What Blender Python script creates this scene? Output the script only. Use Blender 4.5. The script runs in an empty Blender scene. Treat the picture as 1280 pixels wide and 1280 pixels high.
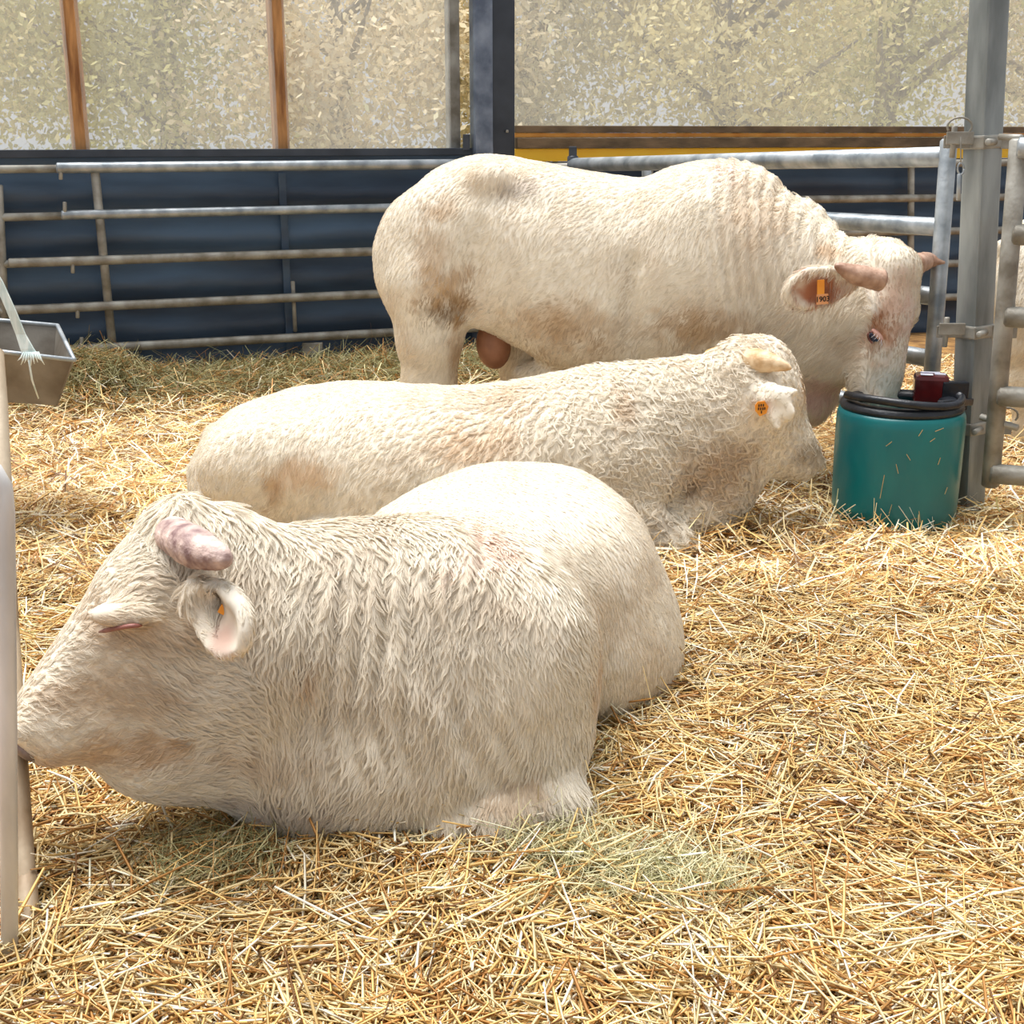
import bpy, math, random
import numpy as np
from mathutils import Vector, Matrix

random.seed(7)
RNG = np.random.default_rng(11)
SC = bpy.context.scene
COL = SC.collection
FUR_SHARE, STRAW_SHARE = 1.0, 1.0

# ------------------------------------------------------------------ camera
CAM_H, PITCH, FPX = 1.60, math.radians(16.0), 1650.0
cam_data = bpy.data.cameras.new('camera')
cam_data.sensor_width = 36.0
cam_data.lens = 36.0 * FPX / 1280.0
cam_data.clip_end = 300
cam = bpy.data.objects.new('camera', cam_data)
cam.location = (0, 0, CAM_H)
cam.rotation_euler = (math.radians(90) - PITCH, 0, 0)
COL.objects.link(cam)
SC.camera = cam

# ------------------------------------------------------------------ sky, sun, exposure
world = bpy.data.worlds.new('world')
SC.world = world
world.use_nodes = True
bg = world.node_tree.nodes['Background']
bg.inputs['Color'].default_value = (0.93, 0.96, 1.0, 1)
bg.inputs['Strength'].default_value = 0.54
sun_data = bpy.data.lights.new('sun', 'SUN')
sun_data.energy = 5.7
sun_data.angle = math.radians(45)
sun_data.color = (1.0, 0.985, 0.97)
sun = bpy.data.objects.new('sun', sun_data)
sun.rotation_euler = Vector((-0.22, 0.14, 1.0)).to_track_quat('Z', 'Y').to_euler()
COL.objects.link(sun)
SC.view_settings.view_transform = 'Standard'
SC.view_settings.look = 'None'
SC.view_settings.gamma = 1.0
SC.view_settings.use_curve_mapping = False
SC.view_settings.exposure = 0.22

# ------------------------------------------------------------------ picking points: a photo direction at a chosen real distance
_F = Vector((0, math.cos(PITCH), -math.sin(PITCH)))
_U = Vector((0, math.sin(PITCH), math.cos(PITCH)))
_R = Vector((1, 0, 0))
CAMP = Vector((0, 0, CAM_H))
def ray(px, py):
    return _F + _R * ((px - 640) / FPX) - _U * ((py - 640) / FPX)
def P(px, py, Y):
    d = ray(px, py)
    return CAMP + d * (Y / d.y)
def G(px, py, z=0.0):
    d = ray(px, py)
    return CAMP + d * ((z - CAM_H) / d.z)
def WALLY(x):
    return 9.8 + 0.38 * x
def W(px, py, off=0.0):                     # on the long back wall, off metres in front of it
    d = ray(px, py)
    t = (9.8 - off * 1.07) / (d.y - 0.38 * d.x)
    return CAMP + d * t
WDIR = Vector((1, 0.38, 0)).normalized()

# ------------------------------------------------------------------ noise
def _hash(i, j, k, s):
    n = (i.astype(np.int64) * 73856093) ^ (j.astype(np.int64) * 19349663) ^ (k.astype(np.int64) * 83492791) ^ (s * 2654435761)
    n = (n ^ (n >> 13)) * 1274126177
    n = n & 0x7fffffff
    n = (n ^ (n >> 16)) * 668265263
    return ((n & 0xffffff).astype(np.float64)) / float(0xffffff)
def vnoise(p, scale=1.0, seed=0):
    q = np.asarray(p, dtype=np.float64) * scale
    f = np.floor(q)
    r = q - f
    r = r * r * (3 - 2 * r)
    i = f.astype(np.int64)
    out = 0
    for a in (0, 1):
        wa = r[:, 0] if a else 1 - r[:, 0]
        for b in (0, 1):
            wb = r[:, 1] if b else 1 - r[:, 1]
            for c in (0, 1):
                wc = r[:, 2] if c else 1 - r[:, 2]
                out = out + wa * wb * wc * _hash(i[:, 0] + a, i[:, 1] + b, i[:, 2] + c, seed)
    return out * 2 - 1
def fbm(p, scale, seed=0, octs=3):
    v, a, t = 0, 1.0, 0
    for o in range(octs):
        v = v + a * vnoise(p, scale * 2 ** o, seed + o * 17)
        t += a
        a *= 0.5
    return v / t

# ------------------------------------------------------------------ materials
def new_mat(name):
    m = bpy.data.materials.new(name)
    m.use_nodes = True
    nt = m.node_tree
    return m, nt, nt.nodes['Principled BSDF']
def mat(name, col, col2=None, rough=0.6, metal=0.0, scale=6.0, bump=0.0, bscale=None, detail=6, lo=0.35, hi=0.65, stretch=None, spec=None):
    m, nt, b = new_mat(name)
    b.inputs['Roughness'].default_value = rough
    b.inputs['Metallic'].default_value = metal
    if spec is not None:
        b.inputs['Specular IOR Level'].default_value = spec
    tc = nt.nodes.new('ShaderNodeTexCoord')
    src = tc.outputs['Object']
    if stretch:
        mp = nt.nodes.new('ShaderNodeMapping')
        mp.inputs['Scale'].default_value = stretch
        nt.links.new(src, mp.inputs['Vector'])
        src = mp.outputs['Vector']
    if col2 is None:
        b.inputs['Base Color'].default_value = (*col, 1)
    else:
        n = nt.nodes.new('ShaderNodeTexNoise')
        n.inputs['Scale'].default_value = scale
        n.inputs['Detail'].default_value = detail
        r = nt.nodes.new('ShaderNodeValToRGB')
        r.color_ramp.elements[0].position = lo
        r.color_ramp.elements[1].position = hi
        r.color_ramp.elements[0].color = (*col, 1)
        r.color_ramp.elements[1].color = (*col2, 1)
        nt.links.new(src, n.inputs['Vector'])
        nt.links.new(n.outputs['Fac'], r.inputs['Fac'])
        nt.links.new(r.outputs['Color'], b.inputs['Base Color'])
    if bump:
        n2 = nt.nodes.new('ShaderNodeTexNoise')
        n2.inputs['Scale'].default_value = bscale or scale * 4
        n2.inputs['Detail'].default_value = 4
        bp = nt.nodes.new('ShaderNodeBump')
        bp.inputs['Strength'].default_value = bump
        bp.inputs['Distance'].default_value = 0.01
        nt.links.new(src, n2.inputs['Vector'])
        nt.links.new(n2.outputs['Fac'], bp.inputs['Height'])
        nt.links.new(bp.outputs['Normal'], b.inputs['Normal'])
    return m
def attr_mat(name, attr, rough=0.7, spec=0.3, trans=0.0, sub=0.0):
    m, nt, b = new_mat(name)
    a = nt.nodes.new('ShaderNodeAttribute')
    a.attribute_name = attr
    nt.links.new(a.outputs['Color'], b.inputs['Base Color'])
    b.inputs['Roughness'].default_value = rough
    b.inputs['Specular IOR Level'].default_value = spec
    if trans:
        t = nt.nodes.new('ShaderNodeBsdfTranslucent')
        mx = nt.nodes.new('ShaderNodeMixShader')
        mx.inputs['Fac'].default_value = trans
        nt.links.new(a.outputs['Color'], t.inputs['Color'])
        nt.links.new(b.outputs['BSDF'], mx.inputs[1])
        nt.links.new(t.outputs['BSDF'], mx.inputs[2])
        nt.links.new(mx.outputs['Shader'], nt.nodes['Material Output'].inputs['Surface'])
    return m
def srgb(r, g, b):
    f = lambda c: (c / 255 / 12.92) if c / 255 <= 0.04045 else ((c / 255 + 0.055) / 1.055) ** 2.4
    return (f(r), f(g), f(b))

M = {}
M['galv'] = mat('galvanised_steel', srgb(128, 136, 142), srgb(186, 192, 196), 0.42, 0.55, 9, 0.15, 60)
M['galv_dull'] = mat('weathered_galvanised_steel', srgb(116, 110, 98), srgb(172, 170, 162), 0.55, 0.3, 7, 0.2, 60)
M['galv_post'] = mat('grey_post_steel', srgb(112, 118, 118), srgb(166, 172, 172), 0.5, 0.4, 7, 0.15, 50, stretch=(1, 1, 0.25))
M['barrier'] = mat('pale_barrier_steel', srgb(174, 172, 170), srgb(232, 230, 228), 0.45, 0.25, 6, 0.12, 50, stretch=(1, 1, 0.3))
M['barrier_dirty'] = mat('dirty_barrier_steel', srgb(128, 104, 76), srgb(196, 180, 156), 0.6, 0.15, 5, 0.2, 40, stretch=(1, 1, 0.5))
M['tarp'] = mat('dark_blue_tarpaulin', srgb(38, 54, 74), srgb(68, 92, 118), 0.45, 0.0, 1.6, 0.25, 7, stretch=(0.5, 0.5, 2.0))
M['wood'] = mat('orange_brown_timber', srgb(132, 84, 42), srgb(206, 150, 92), 0.7, 0, 5, 0.3, 40, stretch=(4, 4, 0.6))
M['wood_dark'] = mat('brown_timber', srgb(82, 68, 50), srgb(120, 100, 76), 0.75, 0, 4, 0.3, 30, stretch=(0.4, 3, 3))
M['wood_orange'] = mat('orange_timber', srgb(196, 122, 38), srgb(226, 158, 70), 0.6, 0, 4, 0.1, 30)
M['yellow'] = mat('yellow_paint', srgb(250, 190, 20), srgb(255, 205, 45), 0.4, 0, 3)
M['column'] = mat('dark_grey_column_paint', srgb(44, 50, 60), srgb(62, 68, 78), 0.4, 0.1, 4)
M['column_light'] = mat('blue_grey_column_steel', srgb(90, 100, 118), srgb(140, 150, 166), 0.4, 0.4, 6)
M['teal'] = mat('teal_green_plastic', srgb(0, 92, 98), srgb(4, 112, 114), 0.32, 0, 3, 0.05, 60, stretch=(1, 1, 0.5))
M['rubber'] = mat('black_rubber', srgb(14, 18, 24), srgb(34, 38, 46), 0.38, 0, 10, 0.2, 60)
M['red'] = mat('dark_red_enamel', srgb(62, 14, 18), srgb(92, 26, 26), 0.15, 0, 8)
M['whiteprint'] = mat('white_blue_print', srgb(190, 196, 226), srgb(240, 242, 250), 0.3, 0, 20)
M['orange_tag'] = mat('orange_tag_plastic', srgb(226, 134, 28), srgb(240, 160, 50), 0.45)
M['salmon_tag'] = mat('faded_orange_tag_plastic', srgb(214, 140, 84), srgb(236, 172, 120), 0.5)
M['tagprint'] = mat('black_tag_print', srgb(40, 22, 12), None, 0.6)
M['horn'] = mat('cream_horn', srgb(188, 150, 104), srgb(236, 212, 176), 0.45, 0, 16, 0.3, 80)
M['horn_tip'] = mat('ochre_horn_tip', srgb(176, 126, 66), srgb(226, 190, 130), 0.45, 0, 18, 0.2, 80)
M['horn_pink'] = mat('scurfy_pinkish_horn', srgb(128, 100, 98), srgb(222, 196, 184), 0.6, 0, 22, 0.6, 60)
M['horn_brown'] = mat('brown_horn', srgb(140, 100, 78), srgb(206, 172, 150), 0.45, 0, 14, 0.3, 80)
M['skin_pink'] = mat('pink_skin', srgb(206, 150, 134), srgb(232, 188, 172), 0.55, 0, 14, 0.3, 60)
M['skin_tan'] = mat('tan_bare_skin', srgb(128, 86, 64), srgb(164, 116, 90), 0.6, 0, 8, 0.3, 40)
M['lid'] = mat('dark_pink_eyelid', srgb(110, 66, 60), srgb(150, 96, 86), 0.5, 0, 30, 0.2, 80)
M['eye'] = mat('dark_glossy_eye', srgb(34, 34, 52), srgb(70, 76, 100), 0.08, 0, 30)
M['lash'] = mat('white_lash', srgb(228, 222, 226), None, 0.5)
M['nose'] = mat('grey_pink_muzzle', srgb(70, 62, 60), srgb(150, 130, 122), 0.4, 0, 20, 0.3, 90)
M['coat'] = attr_mat('cream_coat_skin', 'coat', 0.75, 0.15)
M['fur'] = attr_mat('cream_fur', 'tint', 0.55, 0.25, trans=0.15)
M['straw'] = attr_mat('straw_stalks', 'tint', 0.5, 0.3, trans=0.12)
M['strap'] = mat('pale_nylon_strap', srgb(190, 208, 206), srgb(232, 240, 236), 0.5, 0, 14, 0.2, 80, stretch=(4, 4, 0.5))
M['trough'] = mat('dull_galvanised_trough', srgb(92, 80, 66), srgb(138, 132, 122), 0.5, 0.35, 5, 0.2, 30)
M['bark'] = mat('pale_bark', srgb(120, 108, 90), srgb(170, 156, 132), 0.8, 0, 8, 0.4, 30)
M['leaf'] = attr_mat('autumn_leaves', 'tint', 0.6, 0.2, trans=0.35)
M['bit'] = mat('pale_straw', srgb(190, 164, 112), None, 0.6)
M['earth'] = mat('brown_bedding', srgb(112, 78, 40), srgb(168, 126, 70), 0.9, 0, 9, 0.6, 60)
M['field'] = mat('pale_grass', srgb(150, 152, 104), srgb(196, 190, 140), 0.9, 0, 1.5, 0.4, 20)
def net_mat():
    m = bpy.data.materials.new('white_wind_net')
    m.use_nodes = True
    nt = m.node_tree
    nt.nodes.remove(nt.nodes['Principled BSDF'])
    tr = nt.nodes.new('ShaderNodeBsdfTransparent')
    tl = nt.nodes.new('ShaderNodeBsdfTranslucent')
    tl.inputs['Color'].default_value = (0.86, 0.85, 0.80, 1)
    df = nt.nodes.new('ShaderNodeBsdfDiffuse')
    df.inputs['Color'].default_value = (0.86, 0.85, 0.80, 1)
    a = nt.nodes.new('ShaderNodeMixShader')
    a.inputs['Fac'].default_value = 0.5
    b = nt.nodes.new('ShaderNodeMixShader')
    b.inputs['Fac'].default_value = 0.22
    nt.links.new(tl.outputs[0], a.inputs[1]); nt.links.new(df.outputs[0], a.inputs[2])
    nt.links.new(tr.outputs[0], b.inputs[1]); nt.links.new(a.outputs[0], b.inputs[2])
    nt.links.new(b.outputs[0], nt.nodes['Material Output'].inputs['Surface'])
    return m
M['net'] = net_mat()

# ------------------------------------------------------------------ object helpers
def link(name, data, parent=None):
    o = bpy.data.objects.new(name, data)
    COL.objects.link(o)
    if parent is not None:
        o.parent = parent
        o.matrix_parent_inverse = parent.matrix_basis.inverted()
    return o
def tag(o, label=None, cat=None, group=None, kind=None):
    if label: o['label'] = label
    if cat: o['category'] = cat
    if group: o['group'] = group
    if kind: o['kind'] = kind
    return o
def empty(name, loc, label, cat, group=None, kind=None):
    o = bpy.data.objects.new(name, None)
    COL.objects.link(o)
    o.location = loc
    bpy.context.view_layer.update() if False else None
    o.matrix_basis = Matrix.Translation(Vector(loc))
    return tag(o, label, cat, group, kind)
def mesh_np(name, verts, faces, material, parent=None, smooth=True, origin=None):
    """verts (n,3), faces (m,k) with the same k; placed in world coordinates."""
    v = np.asarray(verts, dtype=np.float32).reshape(-1, 3)
    org = np.zeros(3, dtype=np.float32)
    if origin is not None:
        org = np.asarray(origin, dtype=np.float32)
    elif parent is not None:
        org = v.mean(axis=0)
    v = v - org
    f = np.asarray(faces, dtype=np.int32)
    me = bpy.data.meshes.new(name)
    k = f.shape[1]
    me.vertices.add(len(v)); me.loops.add(f.size); me.polygons.add(len(f))
    me.vertices.foreach_set('co', v.ravel())
    me.loops.foreach_set('vertex_index', f.ravel())
    me.polygons.foreach_set('loop_start', np.arange(0, f.size, k, dtype=np.int32))
    me.polygons.foreach_set('loop_total', np.full(len(f), k, dtype=np.int32))
    if smooth:
        me.polygons.foreach_set('use_smooth', np.ones(len(f), dtype=bool))
    me.update(calc_edges=True)
    me.validate()
    if material: me.materials.append(material)
    o = link(name, me, parent)
    o.matrix_basis = Matrix.Translation(Vector([float(c) for c in org]))
    return o
def mesh_list(name, verts, faces, material, parent=None, smooth=False):
    v = [Vector(p) for p in verts]
    c = sum(v, Vector()) / len(v)
    org = c if parent is not None else Vector((c.x, c.y, min(p.z for p in v)))
    me = bpy.data.meshes.new(name)
    me.from_pydata([p - org for p in v], [], faces)
    if smooth:
        me.polygons.foreach_set('use_smooth', [True] * len(me.polygons))
    me.update()
    if material: me.materials.append(material)
    o = link(name, me, parent)
    o.matrix_basis = Matrix.Translation(org)
    return o
def tube_geo(pts, rad, seg=14):
    pts = [Vector(p) for p in pts]
    n = len(pts)
    rads = rad if isinstance(rad, (list, tuple)) else [rad] * n
    vs, fs = [], []
    t0 = (pts[1] - pts[0]).normalized()
    ref = Vector((0, 0, 1)) if abs(t0.z) < 0.9 else Vector((0, 1, 0))
    u = t0.cross(ref).normalized()
    for i in range(n):
        t = (pts[min(i + 1, n - 1)] - pts[max(i - 1, 0)]).normalized()
        u = (u - t * u.dot(t)).normalized()
        w = t.cross(u)
        for k in range(seg):
            a = 2 * math.pi * k / seg
            vs.append(pts[i] + (u * math.cos(a) + w * math.sin(a)) * rads[i])
    for i in range(n - 1):
        for k in range(seg):
            k2 = (k + 1) % seg
            fs.append((i * seg + k, i * seg + k2, (i + 1) * seg + k2, (i + 1) * seg + k))
    fs.append(tuple(reversed(range(seg))))
    fs.append(tuple((n - 1) * seg + k for k in range(seg)))
    return vs, fs
def tube(name, pts, rad, material, parent=None, seg=14, cap=True):
    pts = [Vector(p) for p in pts]
    if cap and not isinstance(rad, (list, tuple)):     # small rounded ends
        a = (pts[0] - pts[1]).normalized(); b = (pts[-1] - pts[-2]).normalized()
        pts = [pts[0] + a * rad * 0.25] + pts + [pts[-1] + b * rad * 0.25]
        rads = [rad * 0.72] + [rad] * (len(pts) - 2) + [rad * 0.72]
    else:
        rads = rad
    vs, fs = tube_geo(pts, rads, seg)
    return mesh_list(name, vs, fs, material, parent, True)
def box(name, c, size, material, parent=None, rot=None, bev=0.006):
    """bevelled box: size is full extents, rot a 3x3 Matrix"""
    import bmesh
    bm = bmesh.new()
    bmesh.ops.create_cube(bm, size=1.0)
    bmesh.ops.scale(bm, vec=Vector(size), verts=bm.verts)
    if bev:
        bmesh.ops.bevel(bm, geom=list(bm.edges), offset=min(bev, min(size) * 0.3), segments=2, profile=0.6, affect='EDGES')
    if rot is not None:
        bmesh.ops.transform(bm, matrix=rot.to_4x4(), verts=bm.verts)
    me = bpy.data.meshes.new(name)
    bm.to_mesh(me); bm.free()
    if material: me.materials.append(material)
    o = link(name, me, parent)
    o.matrix_basis = Matrix.Translation(Vector(c))
    return o
def frame3(ex, up):
    ex = Vector(ex).normalized()
    ey = Vector(up).cross(ex).normalized()
    ez = ex.cross(ey).normalized()
    return Matrix((ex, ey, ez)).transposed()
def beam(name, a, b, w, h, material, parent=None, up=(0, 0, 1), bev=0.006):
    a, b = Vector(a), Vector(b)
    return box(name, (a + b) / 2, ((b - a).length, w, h), material, parent, frame3(b - a, up), bev)
def lathe(name, prof, centre, material, parent=None, seg=64, smooth=True):
    vs, fs = [], []
    for (r, z) in prof:
        for k in range(seg):
            a = 2 * math.pi * k / seg
            vs.append((centre[0] + r * math.cos(a), centre[1] + r * math.sin(a), centre[2] + z))
    for i in range(len(prof) - 1):
        for k in range(seg):
            k2 = (k + 1) % seg
            fs.append((i * seg + k, i * seg + k2, (i + 1) * seg + k2, (i + 1) * seg + k))
    o = mesh_list(name, vs, fs, material, parent, smooth)
    return o

# ------------------------------------------------------------------ ground
MOUNDS = []
def mound(px, py, rx, ry, h, z=0.0):
    g = G(px, py, z)
    MOUNDS.append((g.x, g.y, rx, ry, h))
def ground(x, y):
    x = np.asarray(x, float); y = np.asarray(y, float)
    p = np.stack([x.ravel(), y.ravel(), np.zeros(x.size)], 1)
    z = 0.030 * fbm(p, 1.6, 3, 3) + 0.012 * fbm(p, 7.0, 9, 2)
    z = z.reshape(x.shape)
    for (mx, my, rx, ry, h) in MOUNDS:
        z = z + h * np.exp(-(((x - mx) / rx) ** 2 + ((y - my) / ry) ** 2))
    return z
# long rise against the back wall, hay heaps, and the ridge by the drinker
for xx, hh, rr in ((-2.65, 0.20, 0.32), (-2.2, 0.05, 0.6), (-1.45, 0.05, 0.6), (-0.7, 0.06, 0.7), (0.3, 0.06, 0.8), (1.6, 0.05, 1.0), (3.0, 0.05, 1.0)):
    MOUNDS.append((xx, WALLY(xx) - 0.75, rr, 0.55, hh))
mound(900, 680, 0.30, 0.20, 0.07)
mound(1120, 705, 0.35, 0.16, 0.03)
mound(500, 1085, 0.35, 0.14, 0.05)
mound(150, 640, 0.5, 0.4, 0.05)
gx = np.arange(-7, 8.01, 0.07); gy = np.arange(0.2, 13.5, 0.07)
GX, GY = np.meshgrid(gx, gy, indexing='ij')
GZ = ground(GX, GY) - 0.012
nx, ny = GX.shape
idx = np.arange(nx * ny).reshape(nx, ny)
fq = np.stack([idx[:-1, :-1], idx[1:, :-1], idx[1:, 1:], idx[:-1, 1:]], -1).reshape(-1, 4)
cy = GY[:-1, :-1].ravel(); cx = GX[:-1, :-1].ravel()
keep = cy < WALLY(cx) + 0.3
tag(mesh_np('floor', np.stack([GX, GY, GZ], -1).reshape(-1, 3), fq[keep], M['earth']), 'trodden brown bedding layer under the straw', 'floor', kind='structure')

# ------------------------------------------------------------------ back wall
def wall_pt(x, z, off=0.0):
    return Vector((x, WALLY(x), z)) + Vector((0.355, -0.935, 0)) * off
TOPZ = W(300, 188).z
TOPR = W(900, 200.5).z
XCOL = W(615, 180).x
xs = np.linspace(-6.5, 7.5, 281)
zs = np.linspace(-0.15, TOPZ, 64)
XX, ZZ = np.meshgrid(xs, zs, indexing='ij')
TOPX = np.where(XX > XCOL, TOPR, TOPZ)
ZZ = -0.15 + (ZZ + 0.15) * (TOPX + 0.15) / (TOPZ + 0.15)
pp = np.stack([XX.ravel(), ZZ.ravel() * 3.0, np.zeros(XX.size)], 1)
sag = 0.020 * np.sin(ZZ * 2 * math.pi / 0.30 + 1.4 * fbm(pp, 0.7, 5).reshape(XX.shape) + 0.9) + 0.02 * fbm(pp, 1.7, 21).reshape(XX.shape)
fade = np.clip((TOPX - ZZ) / 0.12, 0, 1)
sag = sag * fade
YY = WALLY(XX)
fr = np.stack([XX + 0.355 * sag, YY - 0.935 * sag, ZZ], -1).reshape(-1, 3)
n1, n2 = XX.shape
idx = np.arange(n1 * n2).reshape(n1, n2)
fq = np.stack([idx[:-1, :-1], idx[1:, :-1], idx[1:, 1:], idx[:-1, 1:]], -1).reshape(-1, 4)
bk = fr + np.array([-0.355 * 0.012, 0.935 * 0.012, 0])
fall = np.concatenate([fq, fq[:, ::-1] + n1 * n2])
ed = idx[:, -1]
rim = np.stack([ed[:-1], ed[1:], ed[1:] + n1 * n2, ed[:-1] + n1 * n2], -1)
wall = mesh_np('wall_back', np.concatenate([fr, bk]), np.concatenate([fall, rim]), M['tarp'])
tag(wall, 'dark blue tarpaulin wall with sagging folds behind the tube railings', 'wall', kind='structure')
a = W(-200, 190, 0.03); b = W(566, 190, 0.03)
beam('hem_bar', wall_pt(-6.0, TOPZ - 0.015, 0.02), wall_pt(XCOL, TOPZ - 0.015, 0.02), 0.03, 0.05, M['column'], wall)
for px in (355, 1300):
    q = W(px, 300, 0.0)
    beam('seam_strip', wall_pt(q.x, 0.1, 0.035), wall_pt(q.x, TOPR - 0.06, 0.03), 0.012, 0.05, M['tarp'], wall, up=(1, 0.38, 0))

# wind-net windows above the tarpaulin
def panel(name, x0, x1, z0, z1, off, th, material, parent=None, up=None):
    p = [wall_pt(x0, z0, off), wall_pt(x1, z0, off), wall_pt(x1, z1, off), wall_pt(x0, z1, off)]
    n = Vector((-0.355, 0.935, 0)) * th
    q = [v + n for v in p]
    return mesh_list(name, p + q, [(0, 1, 2, 3), (7, 6, 5, 4), (0, 4, 5, 1), (1, 5, 6, 2), (2, 6, 7, 3), (3, 7, 4, 0)], material, parent)
wx = [-6.0, W(100, 165).x, W(355, 165).x, W(572, 165).x, W(640, 165).x, 7.3]
WT = 4.2
lab = ['pale wind net window beside the trough, showing washed out trees', 'pale wind net window between the two timber posts',
       'pale wind net window between timber post and grey steel post', None, 'long pale wind net window above the yellow board']
for i in (0, 1, 2, 4):
    z0 = TOPZ if i < 3 else W(900, 158).z
    w = panel('window_%d' % (i + 1 if i < 4 else 4), wx[i] + 0.03, wx[i + 1] - 0.03, z0, WT, -0.05, 0.004, M['net'])
    tag(w, lab[i], 'window', kind='structure')

# timber posts
for px, wd, lb in ((101, 19, 'orange brown timber post above tarpaulin, nearer to the hanging trough'), (355, 18, 'orange brown timber post above tarpaulin, nearer to the standing bull')):
    q = W(px, 165)
    r = wd / FPX * (q - CAMP).length * 0.5
    e = empty('timber_post', wall_pt(q.x, 0, -0.09), lb, 'post', 'timber posts of the window wall')
    beam('shaft', wall_pt(q.x, 0.0, -0.12), wall_pt(q.x, WT, -0.12), r * 2, 0.10, M['wood'], e, up=(-0.355, 0.935, 0))
    box('top_plate', wall_pt(q.x, WT + 0.02, -0.12), (0.18, 0.14, 0.04), M['wood'], e)
# grey door post and steel column
q = W(572, 165)
e = empty('door_post', wall_pt(q.x, 0, -0.08), 'slim grey steel post next to the dark column', 'post')
beam('shaft', wall_pt(q.x, 0, -0.1), wall_pt(q.x, WT, -0.1), 0.085, 0.08, M['galv_dull'], e, up=(-0.355, 0.935, 0))
box('latch_bracket', W(583, 178, 0.02), (0.05, 0.06, 0.11), M['column'], e)
q = W(615, 165)
e = empty('steel_column', wall_pt(q.x, 0, 0.0), 'dark steel column with pale flange edge behind the bull rump', 'column')
beam('flange', wall_pt(W(600, 165).x, 0, 0.03), wall_pt(W(600, 165).x, WT + 0.3, 0.03), 0.14, 0.14, M['column_light'], e, up=(-0.355, 0.935, 0), bev=0.03)
beam('web_plate', wall_pt(W(628, 165).x, 0, 0.02), wall_pt(W(628, 165).x, WT + 0.3, 0.02), 0.165, 0.02, M['column'], e, up=(-0.355, 0.935, 0), bev=0.004)
box('bolt', W(634, 164, 0.045), (0.02, 0.02, 0.02), M['galv_dull'], e)

# beams over the tarpaulin on the right of the column
def wall_beam(name, y0, y1, material, off, th, label, cat):
    qa, qb = W(900, y0), W(900, y1)
    z = (qa.z + qb.z) / 2; h = qa.z - qb.z
    x0, x1 = W(643, 170).x, 7.3
    return tag(beam(name, wall_pt(x0, z, off), wall_pt(x1, z, off), th, h, material), label, cat)
wall_beam('grey_board', 157.5, 166, M['wood_dark'], 0.0, 0.05, 'thin grey brown board along the bottom of the long net window', 'board')
wall_beam('orange_board', 166.2, 171.5, M['wood_orange'], -0.01, 0.05, 'thin orange board between the two brown boards', 'board')
wall_beam('brown_beam', 171.7, 184.5, M['wood_dark'], 0.02, 0.08, 'wide brown timber beam above the yellow board', 'beam')
wall_beam('yellow_board', 184.7, 200, M['yellow'], 0.0, 0.05, 'bright yellow board behind the gate top rail', 'board')

# ------------------------------------------------------------------ back railings
def lineY(y0, x0, y1, x1, x):
    return y0 + (y1 - y0) * (x - x0) / (x1 - x0)
RAILS = [(209.5, 206), (268, 260), (325.5, 314), (383, 367), (435, 416)]
# outer section left of the joint
e = empty('tube_railing', wall_pt(W(40, 300).x, 0, 0.14), 'short galvanised tube railing section behind the hanging trough', 'railing', 'tube railings along the back wall')
for (yl, yr) in RAILS:
    f = lambda x: lineY(yl, 120, yr, 480, x)
    tube('rail', [W(-700, f(-700) + 1, 0.10), W(78, f(78) + 1, 0.10)], 0.025, M['galv_dull'], e)
tube('upright', [W(-2, 232, 0.10), W(8, 440, 0.10)], 0.027, M['galv_dull'], e)
e = empty('tube_railing', wall_pt(W(300, 300).x, 0, 0.14), 'long galvanised five rail tube railing between trough and standing bull', 'railing', 'tube railings along the back wall')
for i, (yl, yr) in enumerate(RAILS):
    f = lambda x: lineY(yl, 120, yr, 480, x)
    x0 = (72, 78, 12, 16, 88)[i]
    tube('rail', [W(x0, f(x0), 0.15), W(605, f(605), 0.15)], 0.030 if i else 0.034, M['galv'] if i < 2 else M['galv_dull'], e)
tube('upright', [W(118.5, 212, 0.13), W(140.5, 432, 0.13)], 0.028, M['galv_dull'], e)
tube('upright', [W(366, 352, 0.10), W(369, 414, 0.10)], 0.014, M['galv_dull'], e)
for (px, py) in ((76, 217), (81, 259), (91, 334), (97, 390), (102, 428)):
    tube('pin', [W(px, py - 6, 0.16), W(px, py + 7, 0.16)], 0.013, M['galv_dull'], e, seg=8)
box('foot_bracket', W(391, 436, 0.15), (0.14, 0.05, 0.09), M['galv_dull'], e)
e = empty('tube_railing', wall_pt(W(1000, 300).x, 0, 0.14), 'far tube railing before the dark tarpaulin, beyond the near gate', 'railing', 'tube railings along the back wall')
for (yl, yr) in ((208, 204), (252, 247), (295, 288.5), (338, 329), (381, 371)):
    f = lambda x: lineY(yl, 800, yr, 1200, x)
    tube('rail', [W(652, f(652), 0.12), W(1420, f(1420), 0.12)], 0.030, M['galv_dull'], e)
for px in (812, 1139, 1390):
    tube('upright', [W(px, 204, 0.10), W(px + (-1 if px > 900 else 0), 395, 0.10)], 0.027, M['galv_dull'], e)

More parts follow.
